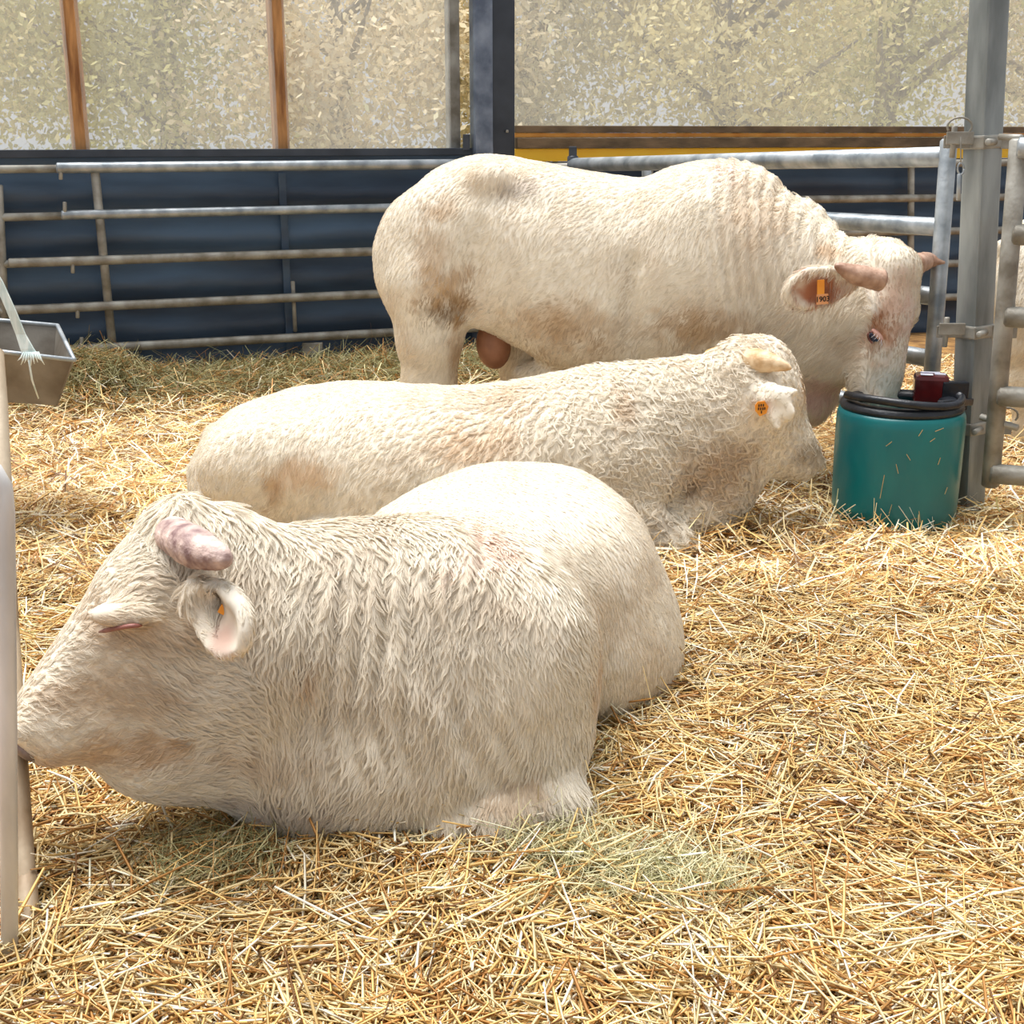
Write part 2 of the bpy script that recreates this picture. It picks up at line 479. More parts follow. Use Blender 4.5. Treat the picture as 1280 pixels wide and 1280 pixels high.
# ------------------------------------------------------------------ near gate behind the bull
gn = P(1180, 300, 5.85); gf = P(716, 203, 8.9)
e = empty('farm_gate', (gn.x, gn.y, 0.0), 'galvanised tube gate hung on the square post, behind the drinking bull', 'gate', 'tube gates hung on the square post')
tube('end_upright', [P(1186, 176, 5.85), P(1152, 640, 5.85)], 0.036, M['galv'], e, seg=20)
tube('rail', [P(1182, 196, 5.87), P(716, 206, 8.9)], 0.043, M['galv'], e, seg=20)
def grail(yn, xn, Yn, drop):
    a = P(xn, yn, Yn)
    b = Vector((gf.x, gf.y, a.z - drop))
    return a, b
for (xn, yn) in ((1178, 284), (1171, 371), (1166, 449), (1160, 524)):
    a, b = grail(yn, xn, 5.87, 0.06)
    tube('rail', [a, b], 0.040, M['galv'], e, seg=18)
tube('inner_upright', [P(808, 200, 8.25), P(812, 470, 8.25)], 0.03, M['galv'], e)
tube('end_upright', [P(716, 196, 8.9), P(720, 452, 8.9)], 0.036, M['column'], e)
box('latch', P(716, 192, 8.9), (0.05, 0.05, 0.09), M['column'], e)

# ------------------------------------------------------------------ square post with collars
pt, pb = P(1234, 60, 5.60), P(1206, 672, 5.60)
pb = pb + (pb - pt) * 0.02
e = empty('square_post', (pb.x, pb.y, 0), 'thick square galvanised post behind the teal drinker', 'post')
ax = (pt - pb).normalized()
def sq_rot(deg):
    r = Matrix.Rotation(math.radians(deg), 3, 'Z')
    return frame3(ax, r @ Vector((0, -1, 0)))
PR = sq_rot(28)
top = pt + ax * 1.2
box('shaft', (top + pb - ax * 0.1) / 2, ((top - pb).length + 0.1, 0.112, 0.112), M['galv_post'], e, PR, 0.012)
def post_at(py):
    t = (py - 60) / (672 - 60)
    return pt + (P(1206, 672, 5.60) - pt) * t
for i, py in enumerate((168, 398, 522)):
    c = post_at(py)
    cl = box('collar', c, (0.055, 0.124, 0.124), M['galv_dull'], e, PR, 0.008)
    box('clamp_lug', c + Vector((-0.115, -0.03, 0.0)), (0.11, 0.012, 0.05), M['galv_dull'], cl)
    box('clamp_lug', c + Vector((-0.115, -0.06, 0.015)), (0.11, 0.012, 0.05), M['galv_dull'], cl)
    box('clamp_lug', c + Vector((0.115, -0.03, 0.0)), (0.11, 0.014, 0.055), M['galv_dull'], cl)
    tube('hinge_bolt', [c + Vector((-0.135, -0.045, -0.06)), c + Vector((-0.135, -0.045, 0.06))], 0.012, M['galv_dull'], cl, seg=10)
    tube('cross_bolt', [c + Vector((-0.02, -0.12, 0.0)), c + Vector((0.03, -0.05, 0.0))], 0.014, M['galv_dull'], cl, seg=10)
    ring = [c + Vector((0.05 * math.cos(t) + (-0.12 if i == 0 else 0.13), -0.06, 0.03 + 0.035 * math.sin(t) + 0.03)) for t in np.linspace(-0.6, 3.6, 12)]
    tube('wire_clip', ring, 0.0045, M['galv_dull'], cl, seg=6)
pin = empty('spring_pin', P(1199, 250, 5.5), 'small steel linch pin hanging beside the square post', 'pin')
rp = [P(1201 + 4 * math.cos(t), 211 + 7 * math.sin(t), 5.52) for t in np.linspace(0, 2 * math.pi, 14)]
tube('ring', rp, 0.004, M['galv'], pin, seg=6, cap=False)
tube('shank', [P(1199, 218, 5.52), P(1198, 250, 5.52)], 0.009, M['galv'], pin, seg=10)
tube('hanger', [P(1201, 172, 5.52), P(1201, 205, 5.52)], 0.003, M['galv_dull'], pin, seg=6)

# ------------------------------------------------------------------ gate on the right of the post
e = empty('farm_gate', (P(1255, 590, 5.35).x, 5.35, 0), 'galvanised tube gate at the edge, to the right of the square post', 'gate', 'tube gates hung on the square post')
tube('end_upright', [P(1274, 176, 5.35), P(1238, 606, 5.35)], 0.037, M['galv_dull'], e, seg=20)
for (xn, yn) in ((1268, 293), (1258, 396), (1249, 495), (1240, 592)):
    a = P(xn, yn, 5.33)
    d = Vector((1.0, -0.28, -0.015)).normalized()
    tube('rail', [a, a + d * 1.6], 0.042, M['galv_dull'], e, seg=18)
a = P(1274, 185, 5.33)
tube('rail', [a, a + Vector((1.0, -0.28, 0)).normalized() * 1.6], 0.042, M['galv'], e, seg=18)
tube('hinge_pin', [P(1226, 521, 5.4), P(1272, 535, 5.3)], 0.014, M['galv_dull'], e, seg=10)
tube('hinge_pin', [P(1250, 171, 5.45), P(1276, 172, 5.35)], 0.013, M['galv_dull'], e, seg=10)

# ------------------------------------------------------------------ teal drinker
bc = (P(1116, 640, 5.42).x, 5.42, 0.0)
R0 = 0.262
HB = 0.50
e = empty('drinker', bc, 'round teal insulated drinker with black rubber rim by the square post', 'drinker')
prof = [(0.0, -0.03), (R0 * 0.97, -0.03), (R0 * 0.985, 0.1), (R0, 0.3), (R0 * 1.0, HB - 0.05), (R0 * 0.99, HB - 0.02), (R0 * 0.965, HB - 0.004), (R0 * 0.93, HB), (R0 * 0.80, HB), (R0 * 0.77, HB - 0.02), (R0 * 0.72, HB - 0.2), (0.0, HB - 0.22)]
lathe('body', prof, bc, M['teal'], e)
rr = R0 * 0.83
lathe('rubber_rim', [(rr + 0.035 * math.cos(t), HB + 0.012 + 0.026 * math.sin(t)) for t in np.linspace(0, 2 * math.pi, 13)], bc, M['rubber'], e)
arc = [Vector((bc[0] + 0.235 * math.cos(t), bc[1] + 0.235 * math.sin(t), HB + 0.055 + 0.012 * math.sin(t * 2))) for t in np.linspace(math.pi * 1.02, math.pi * 1.95, 24)]
tube('hose', arc + [Vector((P(1200, 505, 5.35).x, 5.37, HB + 0.06))], 0.017, M['rubber'], e, seg=10)
beam('bracket_strap', Vector((bc[0] + 0.10, bc[1] - 0.185, HB + 0.05)), P(1213, 502, 5.52), 0.03, 0.03, M['rubber'], e)
box('bracket_plate', P(1192, 494, 5.5), (0.11, 0.05, 0.12), M['rubber'], e)
for k_, (t_, z_, ln_, tl_) in enumerate(((-2.0, .40, .03, .8), (-2.05, .22, .10, .1), (-1.85, .30, .04, -.3), (-1.55, .45, .03, .5), (-1.35, .42, .025, 1.0), (-1.7, .35, .03, -.6), (-1.2, .33, .03, .3), (-1.9, .13, .04, .2), (-1.45, .10, .05, -.2), (-1.0, .2, .03, .4), (-1.25, .46, .04, 1.3))):
    c_ = Vector((bc[0] + (R0 + 0.003) * math.cos(t_), bc[1] + (R0 + 0.003) * math.sin(t_), z_))
    d_ = Vector((-math.sin(t_), math.cos(t_), 0)) * math.sin(tl_) + Vector((0, 0, 1)) * math.cos(tl_)
    beam('straw_bit', c_ - d_ * ln_ / 2, c_ + d_ * ln_ / 2, 0.0022, 0.0015, M['bit'], e, up=(math.cos(t_), math.sin(t_), 0), bev=0)
e = empty('water_valve_box', P(1166, 500, 5.55), 'glossy dark red box with white print on top, behind the drinker rim', 'box')
rb = Matrix.Rotation(math.radians(-12), 3, 'Z')
box('housing', P(1163, 486, 5.55), (0.14, 0.12, 0.13), M['red'], e, rb, 0.02)
topc = P(1163, 486, 5.55) + Vector((0, 0, 0.067))
box('print_mark', topc + Vector((-0.03, -0.03, 0)), (0.05, 0.03, 0.004), M['whiteprint'], e, rb, 0.001)
box('print_mark', topc + Vector((0.03, -0.02, 0)), (0.045, 0.025, 0.004), M['whiteprint'], e, rb, 0.001)
box('print_mark', topc + Vector((0.0, 0.02, 0)), (0.08, 0.018, 0.004), M['whiteprint'], e, rb, 0.001)
box('edge_label', P(1163, 488, 5.49) + Vector((0.05, 0.005, 0.0)), (0.014, 0.006, 0.08), M['whiteprint'], e, rb, 0.001)

# ------------------------------------------------------------------ feed barrier tubes and trough at the left edge
e = empty('barrier_tube', G(8, 1175, 0.0), 'pale grey barrier tube at the edge, in front of the resting head', 'barrier')
tube('tube', [P(13, 1290, 2.28), P(10, 900, 2.28), P(7, 640, 2.28), P(4, 608, 2.28), P(-6, 590, 2.28), P(-30, 583, 2.28), P(-90, 580, 2.28)], 0.0165, M['barrier'], e, seg=20)
lathe('foot_plate', [(0.0, 0.0), (0.045, 0.0), (0.045, 0.012), (0.02, 0.014), (0.0, 0.014)], (P(13, 1290, 2.28).x, 2.28, max(-0.02, P(13, 1290, 2.28).z - 0.005)), M['barrier_dirty'], e, seg=20)
e = empty('barrier_tube', G(37, 1160, 0.0), 'stained brownish barrier tube behind the muzzle of the resting bull', 'barrier')
tube('tube', [P(37, 1165, 2.38), P(35, 1138, 2.41), P(12, 780, 2.84), P(-1, 505, 3.20), P(-6, 440, 3.28)], 0.0205, M['barrier_dirty'], e, seg=20)
tube('sleeve', [P(36.5, 1158, 2.385), P(32.2, 1090, 2.465)], 0.0222, M['barrier_dirty'], e, seg=20)

# trough
e = empty('feed_trough', P(20, 505, 5.2), 'hanging galvanised feed trough with sloping end at the edge', 'trough')
TY = 5.1
def trough():
    tl = [P(-190, 418, TY), P(93, 450, TY), P(72, 407, TY + 0.42), P(-190, 383, TY + 0.42)]
    bl = [P(-190, 490, TY + 0.08), P(72, 507, TY + 0.08), P(66, 492, TY + 0.34), P(-190, 476, TY + 0.34)]
    return tl, bl
tl, bl = trough()
def plate(name, quad, th, material, parent):
    q = [Vector(p) for p in quad]
    n = (q[1] - q[0]).cross(q[3] - q[0]).normalized() * th
    r = [p + n for p in q]
    return mesh_list(name, q + r, [(0, 1, 2, 3), (7, 6, 5, 4), (0, 4, 5, 1), (1, 5, 6, 2), (2, 6, 7, 3), (3, 7, 4, 0)], material, parent)
plate('front_side', [tl[0], tl[1], bl[1], bl[0]], 0.006, M['trough'], e)
plate('back_side', [tl[3], tl[2], bl[2], bl[3]], 0.006, M['trough'], e)
plate('end_plate', [tl[1], tl[2], bl[2], bl[1]], 0.006, M['trough'], e)
plate('bottom_plate', [bl[0], bl[1], bl[2], bl[3]], 0.006, M['trough'], e)
for a, b in ((tl[0], tl[1]), (tl[1], tl[2]), (tl[2], tl[3])):
    tube('rolled_rim', [a, b], 0.009, M['galv'], e, seg=8)
sp_x = P(-150, 440, TY + 0.24)
tube('support_post', [Vector((sp_x.x, sp_x.y + 0.28, -0.05)), Vector((sp_x.x, sp_x.y + 0.28, 2.35))], 0.03, M['galv_dull'], e)
tube('support_arm', [Vector((sp_x.x, sp_x.y + 0.28, 2.3)), Vector((sp_x.x + 0.0, 5.0, 2.3))], 0.022, M['galv_dull'], e)
tube('cradle_arm', [Vector((sp_x.x, sp_x.y + 0.28, bl[3].z - 0.02)), Vector((sp_x.x, TY + 0.05, bl[3].z - 0.02))], 0.022, M['galv_dull'], e)
s = empty('nylon_strap', P(35, 445, 5.05), 'pale frayed nylon strap tied over the hanging feed trough', 'strap')
import bmesh
def ribbon(name, pts, widths, th, material, parent, side=(1, 0, 0)):
    side = Vector(side)
    vs, fs = [], []
    for p, w in zip(pts, widths):
        for sx, sy in ((-1, -1), (1, -1), (1, 1), (-1, 1)):
            vs.append(Vector(p) + side * (w / 2 * sx) + Vector((0, 1, 0)) * (th / 2 * sy))
    n = len(pts)
    for i in range(n - 1):
        for k in range(4):
            k2 = (k + 1) % 4
            fs.append((i * 4 + k, i * 4 + k2, (i + 1) * 4 + k2, (i + 1) * 4 + k))
    fs.append((3, 2, 1, 0)); fs.append(tuple((n - 1) * 4 + k for k in range(4)))
    return mesh_list(name, vs, fs, material, parent, False)
ribbon('webbing', [Vector((sp_x.x + 0.005, 5.0, 2.3)), P(-40, 290, 5.04), P(-2, 352, 5.04), P(14, 388, 5.03), P(26, 418, 5.03), P(34, 436, 5.02), P(40, 447, 5.02)], [0.03, 0.03, 0.032, 0.034, 0.036, 0.05, 0.06], 0.01, M['strap'], s)
for k in range(9):
    x = 30 + k * 2.2
    tube('frayed_thread', [P(x, 440, 5.01), P(x + (k - 4) * 0.9, 447 + (k % 3), 5.0), P(x + (k - 4) * 2.0, 451 + (k * 5 % 7), 5.0)], [0.004, 0.0035, 0.0012], M['strap'], s, seg=5)
tube('loose_cord', [P(36, 450, 5.0), P(40, 475, 5.03), P(48, 498, 5.09)], [0.004, 0.004, 0.003], M['strap'], s, seg=6)

# ------------------------------------------------------------------ signed-distance bodies
class Prim: pass
def smooth_table(x, ys, n=120, sig=0.035):
    x = np.asarray(x, float); ys = np.asarray(ys, float)
    xd = np.linspace(x[0], x[-1], n)
    yd = np.stack([np.interp(xd, x, ys[:, k]) for k in range(ys.shape[1])], 1)
    s = max(1.0, sig * n)
    kk = np.arange(-int(3 * s), int(3 * s) + 1); w = np.exp(-0.5 * (kk / s) ** 2); w /= w.sum()
    pad = len(kk) // 2
    yp = np.concatenate([2 * yd[:1] - yd[1:pad + 1][::-1], yd, 2 * yd[-1:] - yd[-pad - 1:-1][::-1]])
    return xd, np.stack([np.convolve(yp[:, k], w, 'valid') for k in range(yd.shape[1])], 1)
def loft(O, Rm, st, k=0.04, pw=2.3, sig=0.03, sub=False):
    """st rows: s, lateral centre, z top, z bottom, half width, in the frame Rm (columns ex, ey, ez) at O"""
    st = np.asarray(st, float)
    xd, tb = smooth_table(st[:, 0], st[:, 1:], sig=sig)
    O = np.array(O, float); Rn = np.array(Rm, float)
    def ev(X, Y, Z):
        a, b, c = X - O[0], Y - O[1], Z - O[2]
        s = a * Rn[0, 0] + b * Rn[1, 0] + c * Rn[2, 0]
        l = a * Rn[0, 1] + b * Rn[1, 1] + c * Rn[2, 1]
        z = a * Rn[0, 2] + b * Rn[1, 2] + c * Rn[2, 2]
        sc = np.clip(s, xd[0], xd[-1])
        q = [np.interp(sc, xd, tb[:, j]) for j in range(4)]
        w = np.maximum(q[3], 0.01); h = np.maximum((q[1] - q[2]) / 2, 0.01); cz = (q[1] + q[2]) / 2
        g = (np.abs((l - q[0]) / w) ** pw + np.abs((z - cz) / h) ** pw) ** (1 / pw)
        d = (g - 1) * np.minimum(w, h)
        ds = np.maximum(np.abs(s - sc), 0)
        return np.where(ds > 0, np.sqrt(np.maximum(d, 0) ** 2 + ds ** 2), d)
    p = Prim(); p.ev = ev; p.k = k; p.sub = sub
    cs = []
    for i in range(len(xd)):
        for sy in (-1, 1):
            for zz in (tb[i, 1], tb[i, 2]):
                cs.append(O + Rn @ np.array([xd[i], tb[i, 0] + sy * tb[i, 3], zz]))
    cs = np.array(cs); p.lo = cs.min(0); p.hi = cs.max(0)
    return p
def ell(c, r, Rm=None, k=0.03, sub=False):
    c = np.array(c, float); r = np.array(r, float); Rn = np.eye(3) if Rm is None else np.array(Rm, float)
    def ev(X, Y, Z):
        a, b, cc = X - c[0], Y - c[1], Z - c[2]
        u = [(a * Rn[0, j] + b * Rn[1, j] + cc * Rn[2, j]) for j in range(3)]
        k0 = np.sqrt(sum((u[j] / r[j]) ** 2 for j in range(3)))
        k1 = np.sqrt(sum((u[j] / r[j] ** 2) ** 2 for j in range(3))) + 1e-9
        return k0 * (k0 - 1) / k1
    p = Prim(); p.ev = ev; p.k = k; p.sub = sub
    m = np.abs(Rn) @ r
    p.lo = c - m; p.hi = c + m
    return p
def cone(a, b, ra, rb, k=0.03, sub=False):
    a = np.array(a, float); b = np.array(b, float); ab = b - a; L2 = (ab ** 2).sum() + 1e-9
    def ev(X, Y, Z):
        x, y, z = X - a[0], Y - a[1], Z - a[2]
        t = np.clip((x * ab[0] + y * ab[1] + z * ab[2]) / L2, 0, 1)
        return np.sqrt((x - t * ab[0]) ** 2 + (y - t * ab[1]) ** 2 + (z - t * ab[2]) ** 2) - (ra + (rb - ra) * t)
    p = Prim(); p.ev = ev; p.k = k; p.sub = sub
    p.lo = np.minimum(a - ra, b - rb); p.hi = np.maximum(a + ra, b + rb)
    return p
def polygonise(prims, h):
    lo = np.min([p.lo for p in prims if not p.sub], 0) - 4 * h
    hi = np.max([p.hi for p in prims if not p.sub], 0) + 4 * h
    n = np.ceil((hi - lo) / h).astype(int) + 1
    ax = [lo[i] + h * np.arange(n[i]) for i in range(3)]
    D = np.full(n, 0.5, dtype=np.float32)
    for p in prims:
        mg = p.k + 3 * h
        sl = []
        for i in range(3):
            a = max(0, int((p.lo[i] - mg - lo[i]) / h)); b = min(n[i], int((p.hi[i] + mg - lo[i]) / h) + 2)
            sl.append(slice(a, max(b, a + 1)))
        X = ax[0][sl[0]][:, None, None]; Y = ax[1][sl[1]][None, :, None]; Z = ax[2][sl[2]][None, None, :]
        d = p.ev(X, Y, Z).astype(np.float32)
        cur = D[tuple(sl)]
        if p.sub:
            d = -d
            hh = np.maximum(p.k - np.abs(cur - d), 0) / p.k
            D[tuple(sl)] = np.maximum(cur, d) + hh * hh * p.k * 0.25
        else:
            hh = np.maximum(p.k - np.abs(cur - d), 0) / p.k
            D[tuple(sl)] = np.minimum(cur, d) - hh * hh * p.k * 0.25
    # naive surface nets
    ins = D < 0
    nc = tuple(np.array(D.shape) - 1)
    cnt = np.zeros(nc, np.int8)
    corners = [(i, j, k) for i in (0, 1) for j in (0, 1) for k in (0, 1)]
    def cs(A, c):
        return A[c[0]:c[0] + nc[0], c[1]:c[1] + nc[1], c[2]:c[2] + nc[2]]
    for c in corners:
        cnt += cs(ins, c)
    act = (cnt > 0) & (cnt < 8)
    I = np.argwhere(act)
    vid = np.full(nc, -1, np.int32)
    vid[act] = np.arange(len(I))
    acc = np.zeros((len(I), 3)); num = np.zeros(len(I))
    for c in corners:
        for axn in range(3):
            if c[axn]: continue
            c2 = list(c); c2[axn] = 1
            d0 = D[I[:, 0] + c[0], I[:, 1] + c[1], I[:, 2] + c[2]]
            d1 = D[I[:, 0] + c2[0], I[:, 1] + c2[1], I[:, 2] + c2[2]]
            m = (d0 < 0) != (d1 < 0)
            t = np.where(m, d0 / np.where(m, d0 - d1, 1), 0)
            pt_ = np.tile(np.array(c, float), (len(I), 1)); pt_[:, axn] = t
            acc += pt_ * m[:, None]; num += m
    V = lo + h * (I + acc / num[:, None])
    Q = []
    for axn in range(3):
        s0 = [slice(1, nc[i]) for i in range(3)]
        s0[axn] = slice(0, nc[axn])
        s1 = list(s0); s1[axn] = slice(1, nc[axn] + 1)
        a = ins[tuple(s0)]; b = ins[tuple(s1)]
        ed_ = np.argwhere(a != b)
        off = np.array([1, 1, 1]); off[axn] = 0
        e0 = ed_ + off
        u, v = (axn + 1) % 3, (axn + 2) % 3
        def cell(du, dv):
            q = e0.copy(); q[:, u] -= du; q[:, v] -= dv
            return vid[q[:, 0], q[:, 1], q[:, 2]]
        quad = np.stack([cell(1, 1), cell(0, 1), cell(0, 0), cell(1, 0)], 1)
        flip = ~a[tuple(ed_.T)]
        quad[flip] = quad[flip][:, ::-1]
        Q.append(quad)
    return V, np.concatenate(Q)
def relax(V, Q, it=3, lam=0.5):
    e = np.concatenate([Q[:, [0, 1]], Q[:, [1, 2]], Q[:, [2, 3]], Q[:, [3, 0]]])
    for _ in range(it):
        s = np.zeros_like(V); c = np.zeros(len(V))
        for k in range(3):
            s[:, k] = np.bincount(e[:, 0], V[e[:, 1], k], len(V)) + np.bincount(e[:, 1], V[e[:, 0], k], len(V))
        c = np.bincount(e[:, 0], minlength=len(V)) + np.bincount(e[:, 1], minlength=len(V))
        V = V + lam * (s / c[:, None] - V)
    return V
def vnormals(V, Q):
    n = np.cross(V[Q[:, 2]] - V[Q[:, 0]], V[Q[:, 3]] - V[Q[:, 1]])
    N = np.zeros_like(V)
    for j in range(4):
        for k in range(3):
            N[:, k] += np.bincount(Q[:, j], n[:, k], len(V))
    return N / (np.linalg.norm(N, axis=1, keepdims=True) + 1e-12)

BASE = np.array(srgb(241, 232, 215)); TAN = np.array(srgb(190, 152, 104)); BROWN = np.array(srgb(104, 76, 46)); PINK = np.array(srgb(214, 164, 146)); GREY = np.array(srgb(120, 104, 100)); GOLD = np.array(srgb(206, 160, 100)); WHITE = np.array(srgb(246, 242, 234))
def coat_colour(p, spots, seed, warm=0.25):
    n = fbm(p, 5.0, seed, 3)[:, None]
    n2 = fbm(p, 22.0, seed + 5, 2)[:, None]
    c = BASE * (1 + 0.05 * n2)
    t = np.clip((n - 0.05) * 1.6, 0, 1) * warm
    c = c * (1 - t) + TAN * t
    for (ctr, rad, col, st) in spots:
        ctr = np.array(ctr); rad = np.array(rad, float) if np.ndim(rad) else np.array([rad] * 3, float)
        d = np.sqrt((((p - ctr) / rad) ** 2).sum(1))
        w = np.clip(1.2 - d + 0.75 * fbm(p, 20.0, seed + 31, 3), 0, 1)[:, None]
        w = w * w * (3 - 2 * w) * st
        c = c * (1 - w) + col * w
    return np.clip(c, 0, 1)

def make_fur(parent, V, Q, N, spots, seed, count, length, comb, clump=(0.03, 0.03, 0.03), lift=0.35, curl=0.0, warm=0.25, radius=0.0007, wave=12.0, density=None, clump_w=0.8, npt=5, bald=()):
    count = int(count * FUR_SHARE)
    if count < 10: return None
    clump = np.array(clump)
    T = np.concatenate([Q[:, [0, 1, 2]], Q[:, [0, 2, 3]]])
    A, B, C = V[T[:, 0]], V[T[:, 1]], V[T[:, 2]]
    ar = np.linalg.norm(np.cross(B - A, C - A), axis=1)
    ctr = (A + B + C) / 3
    if density is not None:
        ar = ar * density(ctr)
    for (bc_, br_) in bald:
        ar = ar * np.clip((np.linalg.norm(ctr - np.array(bc_), axis=1) - br_) / 0.012, 0, 1)
    rng = np.random.default_rng(seed)
    t = np.searchsorted(np.cumsum(ar) / ar.sum(), rng.random(count))
    t = np.clip(t, 0, len(T) - 1)
    u, v = rng.random(count), rng.random(count)
    f = u + v > 1; u[f] = 1 - u[f]; v[f] = 1 - v[f]
    root = A[t] + u[:, None] * (B - A)[t] + v[:, None] * (C - A)[t]
    nn = N[T[t, 0]] * (1 - u - v)[:, None] + N[T[t, 1]] * u[:, None] + N[T[t, 2]] * v[:, None]
    nn /= np.linalg.norm(nn, axis=1, keepdims=True) + 1e-9
    d = comb(root, nn)
    sw = fbm(root, 7.0, seed + 3, 2)[:, None]
    side = np.cross(nn, d)
    d = d + side * sw * 0.9
    d = d - nn * (d * nn).sum(1, keepdims=True)
    d /= np.linalg.norm(d, axis=1, keepdims=True) + 1e-9
    side = np.cross(nn, d)
    L = length(root) * (0.65 + 0.6 * rng.random(count))
    # clumps
    warp = np.stack([fbm(root, 14.0, seed + 40 + k, 2) for k in range(3)], 1) * 0.02
    cell = np.floor((root + warp + 50) / clump).astype(np.int64)
    key = cell[:, 0] * 4000003 + cell[:, 1] * 2003 + cell[:, 2]
    _, inv = np.unique(key, return_inverse=True)
    ncl = int(inv.max()) + 1
    from mathutils.kdtree import KDTree
    sc_ = root / clump + warp / clump * 0.6
    kd = KDTree(ncl)
    for i_, j_ in enumerate(rng.choice(count, ncl, replace=False)):
        kd.insert(sc_[j_], i_)
    kd.balance()
    inv = np.fromiter((kd.find(q_)[1] for q_ in sc_.tolist()), dtype=np.int64, count=count)
    _, inv = np.unique(inv, return_inverse=True)
    inv = inv.ravel()
    cn = np.bincount(inv).astype(float)
    def avg(q):
        return np.stack([np.bincount(inv, q[:, k]) / cn for k in range(3)], 1)[inv]
    croot, cd, cN, cs_ = avg(root), avg(d), avg(nn), avg(side)
    cL = (np.bincount(inv, L) / cn)[inv]
    ph = rng.random(len(cn))[inv] * 6.28
    cl = rng.random(len(cn))[inv]
    pos = np.zeros((count, npt, 3))
    for i in range(npt):
        s = i / (npt - 1)
        bend = lift * (s - 0.55 * s * s)
        own = root + d * (L * s)[:, None] + nn * (L * bend)[:, None]
        cen = croot + cd * (cL * s)[:, None] + cN * (cL * bend * (0.8 + 0.5 * cl))[:, None]
        if callable(curl) or curl:
            cu_ = curl(root) if callable(curl) else curl
            own = own + side * (np.sin(ph + s * wave) * cu_ * s * L)[:, None]
            cen = cen + cs_ * (np.sin(ph + s * wave) * cu_ * s * cL)[:, None]
        w = ((clump_w(root) if callable(clump_w) else np.full(count, clump_w)) * (min(1.0, s * 1.25) if i else 0.0))[:, None]
        pos[:, i] = own * (1 - w) + cen * w
    org = np.array(parent.location)
    cu = bpy.data.hair_curves.new('fur')
    cu.add_curves([npt] * count)
    cu.attributes['position'].data.foreach_set('vector', (pos - org).astype(np.float32).ravel())
    ra = cu.attributes.get('radius') or cu.attributes.new('radius', 'FLOAT', 'POINT')
    prof_ = np.linspace(1.0, 0.0, npt) ** 0.7 * 0.85 + 0.12
    ra.data.foreach_set('value', (radius * prof_[None, :] * (0.7 + 0.6 * rng.random(count))[:, None]).astype(np.float32).ravel())
    colr = coat_colour(root, spots, seed, warm) * (0.86 + 0.22 * rng.random(count))[:, None] * (0.93 + 0.1 * cl)[:, None]
    ca = cu.attributes.new('tint', 'FLOAT_COLOR', 'CURVE')
    ca.data.foreach_set('color', np.concatenate([np.clip(colr, 0, 1), np.ones((count, 1))], 1).astype(np.float32).ravel())
    cu.materials.append(M['fur'])
    o = link('fur', cu, parent)
    o.matrix_parent_inverse = Matrix.Identity(4)
    o['kind'] = 'stuff'
    return o
def body_object(name, prims, h, base, label, spots, seed, displace=None, warm=0.25, group=None):
    V, Q = polygonise(prims, h)
    V = relax(V, Q, 3, 0.5)
    N = vnormals(V, Q)
    if displace is not None:
        V = V + N * displace(V, N)[:, None]
        N = vnormals(V, Q)
    o = mesh_np(name, V, Q, M['coat'], None, True, origin=base)
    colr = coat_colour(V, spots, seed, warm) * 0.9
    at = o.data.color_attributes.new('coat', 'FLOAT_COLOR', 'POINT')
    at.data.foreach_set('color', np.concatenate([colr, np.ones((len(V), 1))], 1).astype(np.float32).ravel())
    tag(o, label, 'bull', group)
    return o, V, Q, N
def local_child(o, parent):
    """keep the world placement of a child built in world coordinates"""
    o.matrix_parent_inverse = parent.matrix_basis.inverted()
    return o

# a head in its own frame: x poll to muzzle, z out of the forehead, y sideways
def head_prims(O, Rm, sc=1.0, dz=1.0, k=0.05):
    O = np.array(O, float); Rn = np.array(Rm, float)
    def pt_(x, y, z): return O + Rn @ (np.array([x, y, z * dz]) * sc)
    st = [(-0.10, 0, -0.06, -0.20, 0.07), (-0.03, 0, -0.005, -0.24, 0.110), (0.05, 0, 0.012, -0.27, 0.128), (0.12, 0, 0.015, -0.285, 0.130), (0.19, 0, 0.008, -0.28, 0.118),
          (0.27, 0, -0.006, -0.245, 0.096), (0.36, 0, -0.022, -0.20, 0.080), (0.44, 0, -0.034, -0.182, 0.084), (0.50, 0, -0.045, -0.175, 0.086), (0.535, 0, -0.06, -0.165, 0.076), (0.56, 0, -0.085, -0.14, 0.045)]
    st = np.array(st) * sc
    st[:, 2:4] *= dz
    pr = [loft(O, Rm, st, k=k, pw=2.6, sig=0.02)]
    for s in (-1, 1):
        pr.append(ell(pt_(0.165, s * 0.104, -0.052), np.array([0.062, 0.03, 0.036]) * sc, Rm, 0.03))      # brow
        pr.append(ell(pt_(0.12, s * 0.088, -0.18), np.array([0.11, 0.042, 0.10]) * sc, Rm, 0.05))        # cheek
        pr.append(ell(pt_(0.525, s * 0.048, -0.075), np.array([0.035, 0.034, 0.032]) * sc, Rm, 0.02))    # nostril wing
        pr.append(ell(pt_(0.556, s * 0.052, -0.078), np.array([0.022, 0.013, 0.018]) * sc, Rm, 0.01, sub=True))
        pr.append(ell(pt_(0.175, s * 0.134, -0.075), np.array([0.030, 0.02, 0.018]) * sc, Rm, 0.015, sub=True))
        pr.append(cone(pt_(0.53, s * 0.095, -0.135), pt_(0.42, s * 0.10, -0.15), 0.010 * sc, 0.006 * sc, 0.012, sub=True))
    pr.append(ell(pt_(0.01, 0, -0.01), np.array([0.07, 0.085, 0.045]) * sc, Rm, 0.04))                      # poll tuft
    return pr, pt_
